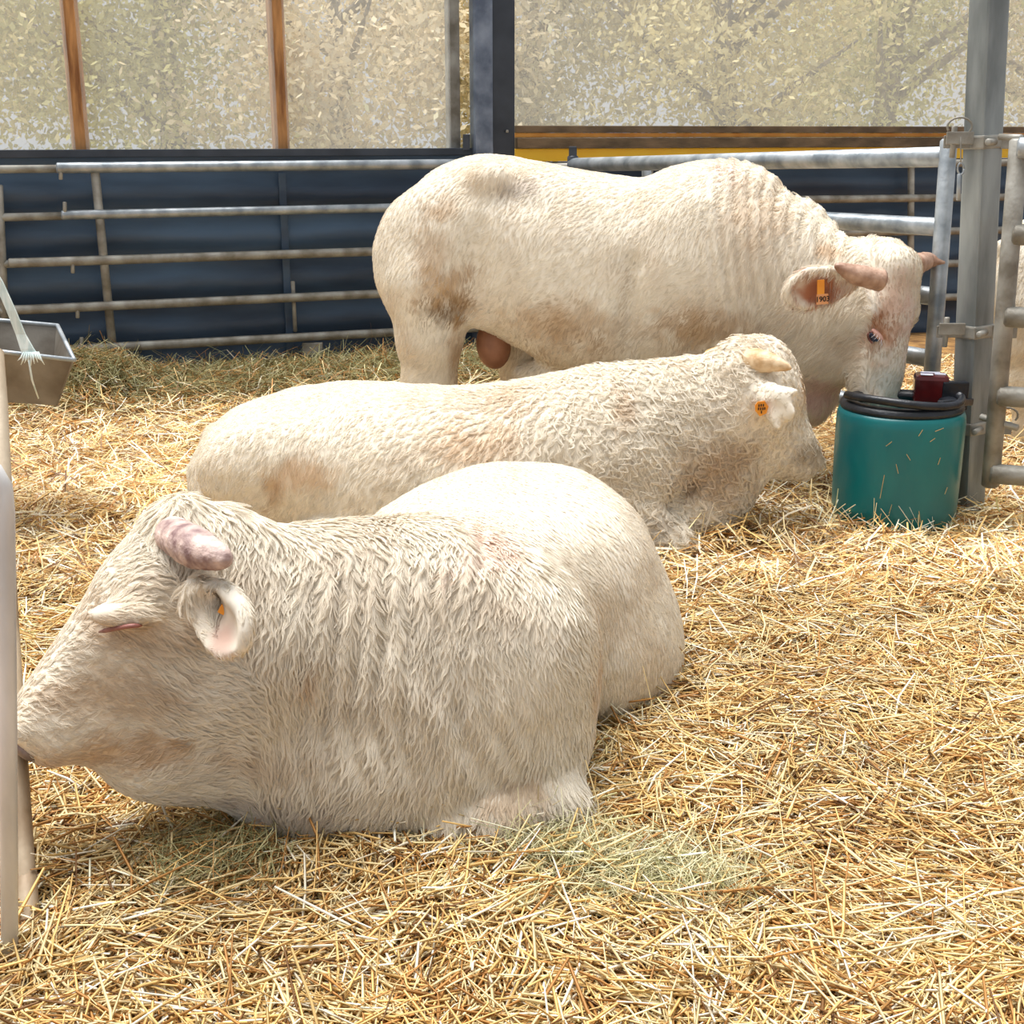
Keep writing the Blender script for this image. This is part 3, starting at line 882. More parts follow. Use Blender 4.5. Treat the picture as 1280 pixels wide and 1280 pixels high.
def ear_prims(base, tip, face, wd=0.062, th=0.024, k=0.03, hollow=0.8):
    base = np.array(base, float); tip = np.array(tip, float)
    ax_ = tip - base; L = np.linalg.norm(ax_)
    Rm = frame3(Vector(ax_), Vector(face))         # x along the ear, z = way the hollow faces
    c = base + ax_ * 0.55
    fz = np.array(Rm)[:, 2]
    pr = [ell(c, (L * 0.52, wd, th), Rm, k), cone(base, base + ax_ * 0.4, wd * 0.45, wd * 0.6, k)]
    pr.append(ell(c + fz * (th * 1.0) + ax_ * 0.03, (L * 0.45, wd * hollow, th * 1.25), Rm, 0.012, sub=True))
    return pr, Rm
def horn(parent, pts, rads, material, tipmat=None, label=None):
    pts = [Vector(p) for p in pts]
    # resample smoothly
    n = 16
    out, rr_ = [], []
    m = len(pts) - 1
    for i in range(n + 1):
        t = i / n * m; j = min(int(t), m - 1); f = t - j
        p0, p1, p2, p3 = pts[max(j - 1, 0)], pts[j], pts[j + 1], pts[min(j + 2, m)]
        q = 0.5 * ((2 * p1) + (p2 - p0) * f + (2 * p0 - 5 * p1 + 4 * p2 - p3) * f * f + (3 * p1 - p0 - 3 * p2 + p3) * f ** 3)
        out.append(q); rr_.append(rads[j] * (1 - f) + rads[j + 1] * f)
    rr_ = [r * (1 + 0.03 * math.sin(i * 2.3)) for i, r in enumerate(rr_)]
    end = (out[-1] - out[-2]).normalized()
    out += [out[-1] + end * rr_[-1] * 0.6, out[-1] + end * rr_[-1] * 0.9]
    rr_ += [rr_[-1] * 0.7, rr_[-1] * 0.2]
    vs, fs = tube_geo(out, rr_, 18)
    o = mesh_list('horn', vs, fs, material, parent, True)
    if label: o['label'] = label
    return local_child(o, parent)
def blob(name, c, r, Rm, material, parent, seg=20, rings=12):
    vs, fs = [], []
    Rm = Matrix(Rm) if Rm is not None else Matrix.Identity(3)
    for i in range(rings + 1):
        th = math.pi * i / rings
        for k_ in range(seg):
            ph = 2 * math.pi * k_ / seg
            vs.append(Vector(c) + Rm @ Vector((r[0] * math.sin(th) * math.cos(ph), r[1] * math.sin(th) * math.sin(ph), r[2] * math.cos(th))))
    for i in range(rings):
        for k_ in range(seg):
            k2 = (k_ + 1) % seg
            fs.append((i * seg + k_, (i + 1) * seg + k_, (i + 1) * seg + k2, i * seg + k2))
    return local_child(mesh_list(name, vs, fs, material, parent, True), parent)
def px_loft(rows, ax_a, ax_b, k=0.05, pw=2.3, sig=0.03, ybulge=0.0):
    """rows: px, y of top line, y of lower line, half width, distance"""
    a, b = Vector(ax_a), Vector(ax_b)
    ex = Vector((b.x - a.x, b.y - a.y, 0)).normalized()
    Rm = frame3(ex, (0, 0, 1))
    ey = Rm.col[1]
    st = []
    for (px, yt, yb, w, Y) in rows:
        t = P(px, yt, Y); bo = P(px, yb, Y)
        d = Vector((t.x - a.x, t.y - a.y, 0))
        st.append((d.dot(ex), d.dot(ey), t.z, bo.z, w))
    return loft((a.x, a.y, 0), Rm, st, k, pw, sig), Rm

# ------------------------------------------------------------------ standing bull
def standing_bull():
    rows = [(504, 300, 392, .08, 6.60), (510, 262, 420, .20, 6.59), (535, 219, 430, .29, 6.57), (565, 202, 415, .33, 6.54), (600, 193, 405, .35, 6.50), (650, 197, 428, .37, 6.44), (700, 208, 456, .385, 6.38), (760, 219, 474, .39, 6.31),
            (805, 224, 474, .39, 6.26), (850, 213, 472, .385, 6.20), (890, 209, 468, .365, 6.15), (930, 213, 464, .33, 6.10), (970, 233, 468, .29, 6.04), (1010, 261, 474, .25, 5.97), (1050, 289, 472, .21, 5.90), (1085, 315, 450, .15, 5.84), (1100, 335, 420, .10, 5.82)]
    body, Rb = px_loft(rows, P(504, 300, 6.60), P(1100, 300, 5.82), k=0.06, sig=0.022)
    pr = [body]
    ey = Vector(Rb.col[1]); ex = Vector(Rb.col[0])
    near = -ey if ey.y > 0 else ey            # towards the camera
    # legs: hip, stifle, hock, fetlock, hoof
    def leg_hind(px, side, fwd=0.0):
        c = P(px, 300, 6.52); c = Vector((c.x, c.y, 0)) + near * (0.20 * side) + ex * fwd
        up = lambda z, f: (c.x + ex.x * f, c.y + ex.y * f, z)
        return [ell(up(1.02, 0.02), (0.30, 0.16, 0.34), Rb, 0.08), cone(up(0.92, 0.0), up(0.66, 0.0), 0.21, 0.155, 0.06), cone(up(0.66, 0.0), up(0.42, -0.01), 0.15, 0.125, 0.05), cone(up(0.44, -0.01), up(0.34, -0.01), 0.125, 0.09, 0.04), cone(up(0.46, -0.03), up(0.14, 0.02), 0.088, 0.068, 0.03), cone(up(0.14, 0.02), up(0.06, 0.05), 0.075, 0.085, 0.03)]
    def leg_front(px, side, fwd=0.0):
        c = P(px, 300, 6.12); c = Vector((c.x, c.y, 0)) + near * (0.19 * side) + ex * fwd
        up = lambda z, f: (c.x + ex.x * f, c.y + ex.y * f, z)
        return [ell(up(0.98, -0.02), (0.24, 0.16, 0.34), Rb, 0.08), cone(up(0.80, -0.03), up(0.42, 0.0), 0.14, 0.085, 0.06), cone(up(0.42, 0.0), up(0.14, 0.0), 0.08, 0.062, 0.03), cone(up(0.14, 0.0), up(0.05, 0.03), 0.07, 0.085, 0.03)]
    pr += leg_hind(556, 1) + leg_hind(590, -1, 0.22) + leg_front(925, 1) + leg_front(955, -1, 0.12)
    # flank fold, sheath, brisket
    pr.append(ell(P(606, 360, 6.25), (0.10, 0.12, 0.16), Rb, 0.08))
    pr.append(ell(P(690, 470, 6.35), (0.20, 0.10, 0.07), Rb, 0.07))
    pr.append(cone(P(592, 285, 6.10), P(592, 395, 6.12), 0.020, 0.045, 0.09, sub=True))
    pr.append(cone(P(792, 330, 5.88), P(786, 440, 5.90), 0.006, 0.020, 0.09, sub=True))
    pr.append(ell(P(650, 246, 6.04), (0.12, 0.04, 0.04), Rb, 0.09, sub=True))
    pr.append(ell(P(612, 222, 6.22), (0.09, 0.07, 0.06), Rb, 0.08))
    pr.append(ell(P(865, 330, 5.92), (0.20, 0.10, 0.28), Rb, 0.10))
    pr.append(ell(P(985, 430, 5.98), (0.20, 0.17, 0.26), Rb, 0.10))
    pr.append(ell(P(1010, 490, 5.95), (0.14, 0.09, 0.16), Rb, 0.06))
    pr.append(ell(P(895, 240, 6.15), (0.26, 0.22, 0.12), Rb, 0.10))
    # tail
    tp = [P(545, 225, 6.58), P(516, 258, 6.62), P(507, 330, 6.66), P(508, 400, 6.66), P(518, 470, 6.62)]
    for i in range(len(tp) - 1):
        pr.append(cone(tp[i], tp[i + 1], 0.034 - 0.004 * i, 0.030 - 0.004 * i, 0.03))
    # head
    poll = P(1133, 328, 5.68)
    nrm = Vector((0.56, -0.80, 0.20)).normalized()
    axis = Vector((-0.045, -0.27, -1.0)).normalized()
    Rh = frame3(axis, nrm)
    hp, hpt = head_prims(poll, Rh, 1.12, 1.05, k=0.04)
    pr += hp
    pr.append(cone(P(1050, 385, 5.84), hpt(0.05, 0.02, -0.16), 0.20, 0.16, 0.08))
    pr.append(ell(hpt(0.37, 0.0, -0.13), (0.17, 0.112, 0.105), Rh, 0.06))
    pr.append(cone(P(1040, 440, 5.84), hpt(0.18, 0.0, -0.20), 0.15, 0.13, 0.08))
    lat = Vector(Rh.col[1]); sN = -1 if lat.y > 0 else 1          # near side of the head
    eb = P(1064, 352, 5.52); et = P(984, 366, 5.44)
    ep, Re = ear_prims(eb, et, Vector((0.25, -0.95, -0.1)), 0.092, 0.042, hollow=0.86)
    pr += ep
    eb2 = Vector([float(v) for v in hpt(0.03, -sN * 0.13, -0.09)]); et2 = eb2 + Vector((0.10, 0.16, -0.02))
    pr += ear_prims(eb2, et2, Vector((0.5, -0.6, 0)), 0.07, 0.025)[0]
    base = np.array([P(760, 400, 6.3).x, 6.3, 0.0])
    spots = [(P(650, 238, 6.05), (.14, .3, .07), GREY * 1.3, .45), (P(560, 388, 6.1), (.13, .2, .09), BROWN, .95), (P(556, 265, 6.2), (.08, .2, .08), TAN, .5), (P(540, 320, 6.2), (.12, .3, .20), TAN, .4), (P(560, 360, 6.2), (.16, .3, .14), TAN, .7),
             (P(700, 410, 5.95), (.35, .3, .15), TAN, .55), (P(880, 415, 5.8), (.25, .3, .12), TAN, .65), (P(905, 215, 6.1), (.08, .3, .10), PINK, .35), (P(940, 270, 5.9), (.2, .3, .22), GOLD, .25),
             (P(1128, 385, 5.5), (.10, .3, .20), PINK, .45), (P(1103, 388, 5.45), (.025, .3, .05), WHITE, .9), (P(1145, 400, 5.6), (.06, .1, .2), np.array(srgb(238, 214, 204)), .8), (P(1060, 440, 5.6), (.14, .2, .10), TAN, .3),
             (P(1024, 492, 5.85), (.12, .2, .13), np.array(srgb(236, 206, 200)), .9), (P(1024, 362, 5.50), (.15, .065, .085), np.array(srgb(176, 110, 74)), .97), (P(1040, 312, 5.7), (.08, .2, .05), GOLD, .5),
             (P(620, 445, 6.2), (.08, .4, .08), TAN, .5), (P(570, 450, 6.2), (.04, .2, .2), TAN, .6), (P(1112, 424, 5.45), (.085, .30, .12), np.array(srgb(184, 122, 76)), .85), (P(1005, 366, 5.475), (.08, .06, .08), np.array(srgb(182, 118, 84)), .95), (P(1103, 390, 5.45), (.022, .3, .045), WHITE, .95), (P(1110, 505, 5.45), (.12, .12, .06), np.array(srgb(220, 190, 170)), .6)]
    def disp(V, N):
        q = (V[:, 0] - base[0]) * ex.x + (V[:, 1] - base[1]) * ex.y
        z = V[:, 2]
        # skin folds of the neck
        m = np.clip((q - 0.45) / 0.12, 0, 1) * np.clip((1.18 - q) / 0.12, 0, 1) * np.clip((z - 0.75) / 0.2, 0, 1) * np.clip((V[:, 1] - 5.60) / 0.03, 0, 1)
        w = np.sin((q + 0.18 * (z - 1.2) + 0.02 * fbm(V, 5, 77)) * 2 * math.pi / 0.055)
        return 0.006 * m * w + 0.008 * fbm(V, 6, 70, 2)
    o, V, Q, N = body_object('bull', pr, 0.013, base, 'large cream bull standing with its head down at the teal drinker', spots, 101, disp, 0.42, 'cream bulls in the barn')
    rear = -ex
    def comb(p, n):
        d = np.tile(np.array([rear.x * 0.55, rear.y * 0.55, -0.8]), (len(p), 1))
        hd = np.clip((p[:, 0] - (poll.x - 0.22)) / 0.1, 0, 1)[:, None]
        return d * (1 - hd) + hd * np.array([0.1, -0.1, 1.0])
    make_fur(o, V, Q, N, spots, 103, 120000, lambda p: (0.026 + 0.012 * np.clip(fbm(p, 4, 5), 0, 1) + 0.012 * (p[:, 0] > poll.x - 0.6)) * np.where(p[:, 0] > poll.x - 0.13, 0.5, 1.0), comb, clump=(0.018, 0.018, 0.035), lift=0.36, curl=0.10, warm=0.42, radius=0.0009, clump_w=0.7, bald=[(P(1030, 361, 5.43), 0.062), (P(1012, 364, 5.42), 0.058), (P(1088, 418, 5.42), 0.03)])
    # horns, eye, tag, scrotum
    hn = [P(1100, 350, 5.52), P(1070, 343, 5.47), P(1047, 333, 5.45)]
    horn(o, hn, [0.048, 0.042, 0.016], M['horn_brown'])
    hf = [Vector([float(v) for v in hpt(-0.005, -sN * 0.085, -0.03)]), P(1160, 326, 5.84), P(1179, 328, 5.82)]
    horn(o, hf, [0.05, 0.038, 0.010], M['horn_brown'])
    c = P(1089, 419, 5.60)
    # bring the eye onto the skin
    dd = ((V - np.array(CAMP)) / np.linalg.norm(V - np.array(CAMP), axis=1, keepdims=True))
    def skin(px, py):
        r = np.array(ray(px, py).normalized())
        ca_ = dd @ r
        near_ = np.where(ca_ > 0.999994)[0]
        if len(near_) == 0: near_ = np.argsort(-ca_)[:3]
        dist = np.linalg.norm(V[near_] - np.array(CAMP), axis=1)
        j = near_[dist.argmin()]
        return Vector(V[j]), Vector(N[j])
    c, n = skin(1089, 419)
    Re_ = frame3(Vector((0.6, 0.1, -0.55)), n)
    ey_ = blob('eye', c - n * 0.006, (0.033, 0.021, 0.018), Re_, M['eye'], o)
    blob('eyelid', c + Re_ @ Vector((0.0, 0.017, -0.002)), (0.040, 0.013, 0.021), Re_, M['skin_pink'], ey_)
    for s in (-1, 1):
        pts = [c + Re_ @ Vector((0.040 * math.cos(t), s * 0.021 * math.sin(t), 0.007)) for t in np.linspace(0.05, math.pi - 0.05, 12)]
        tube('eyelid', pts, [0.002] + [0.0045] * 10 + [0.002], M['lid'], ey_, seg=8)
    for q in range(5):
        t = 0.6 + q * 0.42
        st_ = c + Re_ @ Vector((0.032 * math.cos(t), 0.021 * math.sin(t), 0.012))
        tube('eyelash', [st_, st_ + Re_ @ Vector((0.006 * math.cos(t), -0.004, 0.016)), st_ + Re_ @ Vector((0.010 * math.cos(t), -0.020, 0.022))], [0.0014, 0.0012, 0.0004], M['lash'], ey_, seg=5)
    c, n = skin(1026, 372)
    tg = c + Vector((0, -0.035, 0))
    Rt = frame3(Vector((1, 0.12, 0.06)), Vector((0, -1, 0)))
    t1 = box('ear_tag', P(1028, 374, tg.y), (0.050, 0.042, 0.004), M['salmon_tag'], o, Rt, 0.003); local_child(t1, o)
    nk = box('tag_neck', P(1026, 359, tg.y), (0.030, 0.060, 0.004), M['orange_tag'], t1, Rt, 0.003)
    nk.matrix_parent_inverse = (o.matrix_basis @ t1.matrix_parent_inverse @ t1.matrix_basis).inverted()
    fc = bpy.data.curves.new('number_print', 'FONT'); fc.body = '1903'; fc.size = 0.030; fc.align_x = 'CENTER'; fc.align_y = 'CENTER'; fc.extrude = 0.0004; fc.offset = 0.0006
    fc.materials.append(M['tagprint'])
    tmp = bpy.data.objects.new('print_source', fc); COL.objects.link(tmp)
    bpy.context.view_layer.update()
    fme = bpy.data.meshes.new_from_object(tmp.evaluated_get(bpy.context.evaluated_depsgraph_get()))
    bpy.data.objects.remove(tmp)
    if not fme.materials: fme.materials.append(M['tagprint'])
    fo = link('number_print', fme, t1)
    fo.matrix_parent_inverse = Matrix.Identity(4)
    fx = Vector((1, 0.12, 0.06)).normalized(); fz = Vector((0, -1, 0)); fz = (fz - fx * fz.dot(fx)).normalized(); fy = fz.cross(fx)
    t1w = P(1028, 374, tg.y) + fz * 0.0035
    mw = Matrix.Translation(t1w) @ Matrix((fx, fy, fz)).transposed().to_4x4()
    fo.matrix_basis = t1.matrix_basis.inverted() @ mw if False else Matrix.Translation(t1w - P(1028, 374, tg.y)) @ Matrix((fx, fy, fz)).transposed().to_4x4()
    sb = P(617, 436, 6.42)
    blob('scrotum', sb + Vector((0, 0, 0.02)), (0.085, 0.085, 0.12), frame3(Vector((1, 0, 0.1)), (0, 0, 1)), M['skin_tan'], o)
    return o
bullC = standing_bull()

# ------------------------------------------------------------------ bull resting in the middle
def resting_bull():
    rows = [(243, 572, 640, .10, 5.42), (252, 545, 668, .20, 5.42), (280, 518, 690, .31, 5.40), (320, 500, 700, .38, 5.39), (370, 487, 703, .43, 5.37), (430, 481, 704, .455, 5.36), (500, 484, 704, .46, 5.35), (560, 489, 704, .46, 5.34), (620, 485, 703, .45, 5.33),
            (680, 474, 702, .43, 5.31), (740, 462, 700, .39, 5.30), (790, 455, 696, .34, 5.28), (840, 451, 680, .28, 5.28), (880, 450, 655, .22, 5.29), (915, 455, 620, .16, 5.30), (935, 470, 590, .10, 5.31)]
    body, Rb = px_loft(rows, P(243, 572, 5.42), P(935, 500, 5.31), k=0.06, sig=0.022)
    pr = [body]
    pr.append(ell(P(330, 590, 5.02), (0.26, 0.14, 0.20), Rb, 0.10))           # near thigh
    pr.append(ell(P(770, 610, 5.04), (0.20, 0.13, 0.26), Rb, 0.10))           # near shoulder
    pr.append(cone(P(800, 655, 4.98), P(838, 682, 4.95), 0.11, 0.085, 0.06))  # folded foreleg
    pr.append(cone(P(838, 682, 4.95), P(775, 700, 4.88), 0.085, 0.06, 0.05))
    pr.append(cone(P(400, 690, 4.88), P(520, 705, 4.80), 0.11, 0.07, 0.06))   # hind leg
    pr.append(ell(P(870, 600, 5.22), (0.16, 0.15, 0.24), Rb, 0.10))           # throat and brisket
    pr.append(ell(P(850, 640, 5.16), (0.15, 0.14, 0.16), Rb, 0.08))
    for ga, gb in ((P(838, 628, 4.98), P(872, 606, 5.02)), (P(872, 606, 5.02), P(912, 586, 5.08))):
        pr.append(cone(ga, gb, 0.028, 0.022, 0.03, sub=True))
    tp = [P(268, 545, 5.45), P(250, 590, 5.5), P(250, 640, 5.45)]
    for i in range(2): pr.append(cone(tp[i], tp[i + 1], 0.05, 0.035, 0.04))
    poll = P(966, 436, 5.28)
    mz = P(1054, 592, 5.40)
    axis = (mz - poll).normalized()
    nrm = Vector((0.78, 0.32, 0.52))
    Rh = frame3(axis, nrm)
    hp, hpt = head_prims(poll, Rh, 0.98, 1.30, k=0.06)
    pr.append(ell(hpt(0.40, 0, -0.14), (0.13, 0.078, 0.095), Rh, 0.06))
    pr.append(cone(hpt(0.34, 0, -0.18), P(905, 606, 5.25), 0.085, 0.13, 0.08))
    pr.append(cone(hpt(0.20, 0, -0.24), P(880, 630, 5.2), 0.10, 0.13, 0.08))
    pr += hp
    pr.append(ell(P(930, 452, 5.28), (0.10, 0.10, 0.085), None, 0.05))
    pr.append(cone(P(860, 540, 5.28), hpt(0.10, 0, -0.14), 0.24, 0.17, 0.10))
    pr.append(cone(P(895, 590, 5.24), hpt(0.22, 0, -0.18), 0.13, 0.11, 0.08))
    eb, et = P(940, 484, 5.12), P(990, 518, 4.93)
    ep, Re = ear_prims(eb, et, Vector((0.55, 0.75, 0.1)), 0.070, 0.020)
    pr += ep
    pr.append(cone(P(962, 508, 5.02), P(972, 536, 4.96), 0.030, 0.010, 0.03))
    pr.append(cone(P(962, 500, 5.02), P(996, 488, 4.95), 0.030, 0.012, 0.03))
    lat = Vector(Rh.col[1]); sN = -1 if lat.y > 0 else 1
    e2 = Vector([float(v) for v in hpt(0.03, -sN * 0.12, -0.10)])
    pr += ear_prims(e2, e2 + Vector((-0.05, 0.18, 0.02)), Vector((0.9, 0.2, 0)), 0.06, 0.024)[0]
    base = np.array([P(560, 600, 5.35).x, 5.35, 0.0])
    spots = [(P(277, 640, 5.1), (.07, .2, .06), BROWN, .75), (P(345, 612, 4.95), (.05, .2, .09), TAN, .6), (P(380, 590, 4.95), (.15, .25, .07), GOLD * 1.1, .45), (P(600, 560, 4.95), (.2, .3, .12), GOLD * 1.05, .35), (P(640, 500, 5.1), (.12, .3, .10), TAN, .35), (P(780, 505, 5.1), (.06, .3, .10), TAN, .5),
             (P(900, 590, 5.05), (.22, .25, .14), TAN, .5), (P(1020, 565, 5.3), (.13, .4, .09), np.array(srgb(160, 142, 116)), .75), (P(1036, 580, 5.4), (.05, .4, .05), np.array(srgb(92, 84, 78)), .8), (P(1000, 475, 5.3), (.04, .2, .09), TAN, .7), (P(868, 612, 5.0), (.06, .15, .03), BROWN, .55), (P(820, 660, 4.95), (.12, .15, .10), np.array(srgb(150, 132, 108)), .5), (P(962, 505, 5.05), (.06, .08, .06), np.array(srgb(238, 214, 204)), .7)]  # brown streak at the neck crease puts the fold's shade into the colour
    ex = Vector(Rb.col[0])
    def disp(V, N):
        return 0.008 * fbm(V, 6, 170, 2) + 0.004 * fbm(V, 22, 175, 2)
    o, V, Q, N = body_object('bull', pr, 0.0125, base, 'curly cream bull lying in the middle, muzzle against the drinker', spots, 201, disp, 0.28, 'cream bulls in the barn')
    def comb(p, n):
        d = np.tile(np.array([-0.45, 0.0, -0.8]), (len(p), 1))
        return d
    make_fur(o, V, Q, N, spots, 203, 130000, lambda p: (0.022 + 0.036 * np.clip((p[:, 0] + 0.5) / 0.8, 0, 1)) * np.where(p[:, 0] > poll.x - 0.05, 0.5, 1.0) * np.clip((np.linalg.norm(p - np.array(P(965, 502, 5.02)), axis=1) - 0.11) / 0.03, 0.3, 1), comb, clump=(0.032, 0.032, 0.036), lift=0.46, npt=7, clump_w=lambda p: 0.30 + 0.62 * np.clip((p[:, 0] + 0.75) / 0.8, 0, 1), curl=lambda p: 0.12 + 0.42 * np.clip((p[:, 0] + 0.1) / 0.6, 0, 1), warm=0.28, radius=0.0009, wave=7.0)
    horn(o, [P(936, 450, 5.17), P(962, 453, 5.07), P(987, 460, 5.03)], [0.054, 0.040, 0.010], M['horn'])
    horn(o, [P(915, 442, 5.40), P(896, 441, 5.45), P(884, 441, 5.47)], [0.040, 0.026, 0.012], M['horn_tip'])
    c = P(952, 511, 4.97)
    vs = [c + Vector((x * 0.026, 0, z * 0.030)) for x, z in ((-.6, .9), (.4, 1), (1, .3), (.75, -.6), (-.2, -1), (-.9, -.3), (-1, .4))]
    vs2 = [v + Vector((0, 0.005, 0)) for v in vs]
    n_ = len(vs)
    tgo = mesh_list('ear_tag', vs + vs2, [tuple(range(n_)), tuple(reversed(range(n_, 2 * n_)))] + [(i, i + n_, (i + 1) % n_ + n_, (i + 1) % n_) for i in range(n_)], M['orange_tag'], o)
    local_child(tgo, o)
    for (dx, dz) in ((-.45, .45), (-.1, .5), (.25, .5), (-.5, 0), (-.15, 0), (.2, 0), (.5, .05), (0, -.45)):
        mk = box('print_mark', c + Vector((dx * 0.024, -0.001, dz * 0.028)), (0.0045, 0.002, 0.010), M['tagprint'], tgo, None, 0.0005)
        mk.matrix_parent_inverse = (o.matrix_basis @ tgo.matrix_parent_inverse @ tgo.matrix_basis).inverted()
    nz = [float(v) for v in hpt(0.545, 0, -0.10)]
    local_child(blob('nose_pad', nz, (0.022, 0.062, 0.045), Rh, M['nose'], o), o)
    return o
bullB = resting_bull()

# ------------------------------------------------------------------ bull resting in front
def front_bull():
    ex = Vector((0.20, 0.98, 0)).normalized()
    Rb = frame3(ex, (0, 0, 1))                # ey points to -x side
    O = (-0.24, 2.70, 0.0)
    st = [(0.00, 0, .40, .02, .10), (.06, 0, .54, -.02, .22), (.14, 0, .63, -.03, .31), (.28, 0, .66, -.03, .36), (.45, 0, .665, -.03, .375), (.58, 0, .645, -.03, .345), (.70, 0, .64, -.03, .36), (.86, 0, .637, -.03, .43), (1.0, 0, .635, -.03, .465), (1.2, 0, .615, -.03, .46), (1.4, 0, .60, -.03, .42), (1.58, 0, .53, -.03, .34), (1.72, 0, .42, .0, .22), (1.79, 0, .30, .08, .08)]
    pr = [loft(O, Rb, st, 0.06, 2.2, 0.02)]
    # neck, running to the left
    rows = [(560, 660, 1040, .24, 3.00), (500, 655, 1056, .28, 2.96), (440, 655, 1056, .27, 2.93), (380, 660, 1050, .25, 2.90), (330, 664, 1038, .225, 2.86), (285, 668, 1018, .20, 2.82), (245, 680, 990, .16, 2.79), (215, 700, 960, .10, 2.77)]
    nk, Rn = px_loft(rows, P(560, 700, 3.0), P(215, 700, 2.77), 0.10, 2.2, 0.03)
    pr.append(nk)
    # near shoulder, elbow, folded foreleg
    pr.append(ell(P(640, 830, 2.98), (0.17, 0.20, 0.25), None, 0.10))
    pr.append(ell(P(668, 940, 2.93), (0.12, 0.16, 0.17), None, 0.07))
    pr.append(cone(P(690, 1000, 2.88), P(600, 1030, 2.80), 0.085, 0.075, 0.05))
    pr.append(cone(P(600, 1030, 2.80), P(520, 1046, 2.80), 0.075, 0.06, 0.05))
    pr.append(cone(P(700, 1006, 2.80), P(615, 1026, 2.72), 0.075, 0.062, 0.04))
    pr.append(cone(P(615, 1026, 2.72), P(560, 1040, 2.70), 0.062, 0.05, 0.04))
    # brisket
    pr.append(ell(P(420, 960, 2.80), (0.22, 0.16, 0.16), None, 0.08))
    # haunch on the right
    pr.append(ell(P(775, 815, 3.80), (0.19, 0.30, 0.25), None, 0.12))
    pr.append(ell((0.21, 3.56, 0.15), (0.19, 0.24, 0.18), None, 0.10))
    poll = P(212, 640, 2.80)
    mz = P(-32, 876, 2.60)
    axis = (mz - poll).normalized()
    nrm = Vector((-0.62, -0.12, 0.72))
    Rh = frame3(axis, nrm)
    hp, hpt = head_prims(poll, Rh, 1.04, 1.36, k=0.05)
    ea_, em_, eb_ = P(122, 796, 2.585), P(150, 786, 2.575), P(178, 783, 2.575)
    pr += hp
    pr.append(cone(P(300, 790, 2.82), hpt(0.08, 0, -0.15), 0.22, 0.17, 0.10))
    pr.append(cone(P(270, 900, 2.80), hpt(0.22, 0, -0.20), 0.16, 0.13, 0.08))
    pr.append(ell(P(205, 950, 2.72), (0.14, 0.09, 0.075), None, 0.08))
    pr.append(cone(hpt(0.44, 0, -0.13), P(190, 945, 2.71), 0.065, 0.085, 0.06))
    pr.append(ell(P(150, 768, 2.59), (0.07, 0.03, 0.022), None, 0.025))
    eb, et = P(248, 738, 2.58), P(304, 806, 2.44)
    ep, Re = ear_prims(eb, et, Vector((-0.35, -0.90, 0.1)), 0.075, 0.040, hollow=0.74)
    pr += ep
    pr.append(ell(P(266, 756, 2.50), (0.018, 0.05, 0.026), None, 0.012, sub=True))
    lat = Vector(Rh.col[1]); sN = -1 if lat.y > 0 else 1
    e2 = Vector([float(v) for v in hpt(0.03, -sN * 0.12, -0.10)])
    pr += ear_prims(e2, e2 + Vector((0.06, 0.18, -0.05)), Vector((-0.9, 0.2, 0)), 0.06, 0.024)[0]
    base = np.array([-0.05, 3.4, 0.0])
    spots = [(P(385, 850, 2.65), (.035, .15, .05), GOLD, .55), (P(600, 680, 3.0), (.12, .2, .04), PINK * 1.1, .4), (P(747, 686, 3.75), (.065, .30, .06), GREY * .8, .6), (P(685, 636, 3.8), (.09, .35, .05), GREY, .35), (P(668, 668, 3.5), (.05, .3, .04), PINK, .45), (P(150, 790, 2.6), (.14, .15, .07), TAN, .4), (P(130, 870, 2.6), (.22, .2, .08), TAN, .45), (P(140, 940, 2.62), (.2, .2, .05), GOLD * .9, .6),
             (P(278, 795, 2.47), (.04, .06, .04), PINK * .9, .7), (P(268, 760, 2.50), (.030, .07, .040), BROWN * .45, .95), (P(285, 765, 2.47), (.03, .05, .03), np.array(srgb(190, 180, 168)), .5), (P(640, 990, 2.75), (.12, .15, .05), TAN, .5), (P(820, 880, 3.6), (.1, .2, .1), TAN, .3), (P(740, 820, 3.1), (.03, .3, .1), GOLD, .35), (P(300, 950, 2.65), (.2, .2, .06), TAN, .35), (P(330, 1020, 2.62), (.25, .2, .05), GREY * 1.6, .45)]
    def disp(V, N):
        x, y, z = V.T
        m = np.clip((x + 0.62) / 0.1, 0, 1) * np.clip((0.12 - x) / 0.2, 0, 1) * np.clip((3.25 - y) / 0.2, 0, 1) * np.clip((z - 0.15) / 0.15, 0, 1) * np.clip((0.72 - z) / 0.08, 0, 1)
        w = np.sin((x - 0.35 * np.clip(0.35 - z, 0, 1) * (x + 0.5) * 2 + 0.055 * fbm(V, 3.2, 7)) * 2 * math.pi / 0.052)
        return 0.0085 * m * w * (0.55 + 0.9 * np.clip(fbm(V, 6, 12), -0.4, 0.6)) + 0.010 * fbm(V, 5, 270, 2) + 0.003 * fbm(V, 24, 275, 2)
    o, V, Q, N = body_object('bull', pr, 0.0115, base, 'cream bull with long coat lying in front, eyes closed, stubby horn', spots, 301, disp, 0.22, 'cream bulls in the barn')
    dd = ((V - np.array(CAMP)) / np.linalg.norm(V - np.array(CAMP), axis=1, keepdims=True))
    def skin(px, py):
        r = np.array(ray(px, py).normalized())
        ca_ = dd @ r
        near_ = np.where(ca_ > 0.99999)[0]
        if len(near_) == 0: near_ = np.argsort(-ca_)[:3]
        dist = np.linalg.norm(V[near_] - np.array(CAMP), axis=1)
        j = near_[dist.argmin()]
        return Vector(V[j]), Vector(N[j])
    pts, pts2 = [], []
    for px in range(122, 178, 6):
        t = (px - 122) / 54
        c, n = skin(px, 793 - 3 * math.sin(t * math.pi) - 8 * t)
        pts.append(c); pts2.append(n)
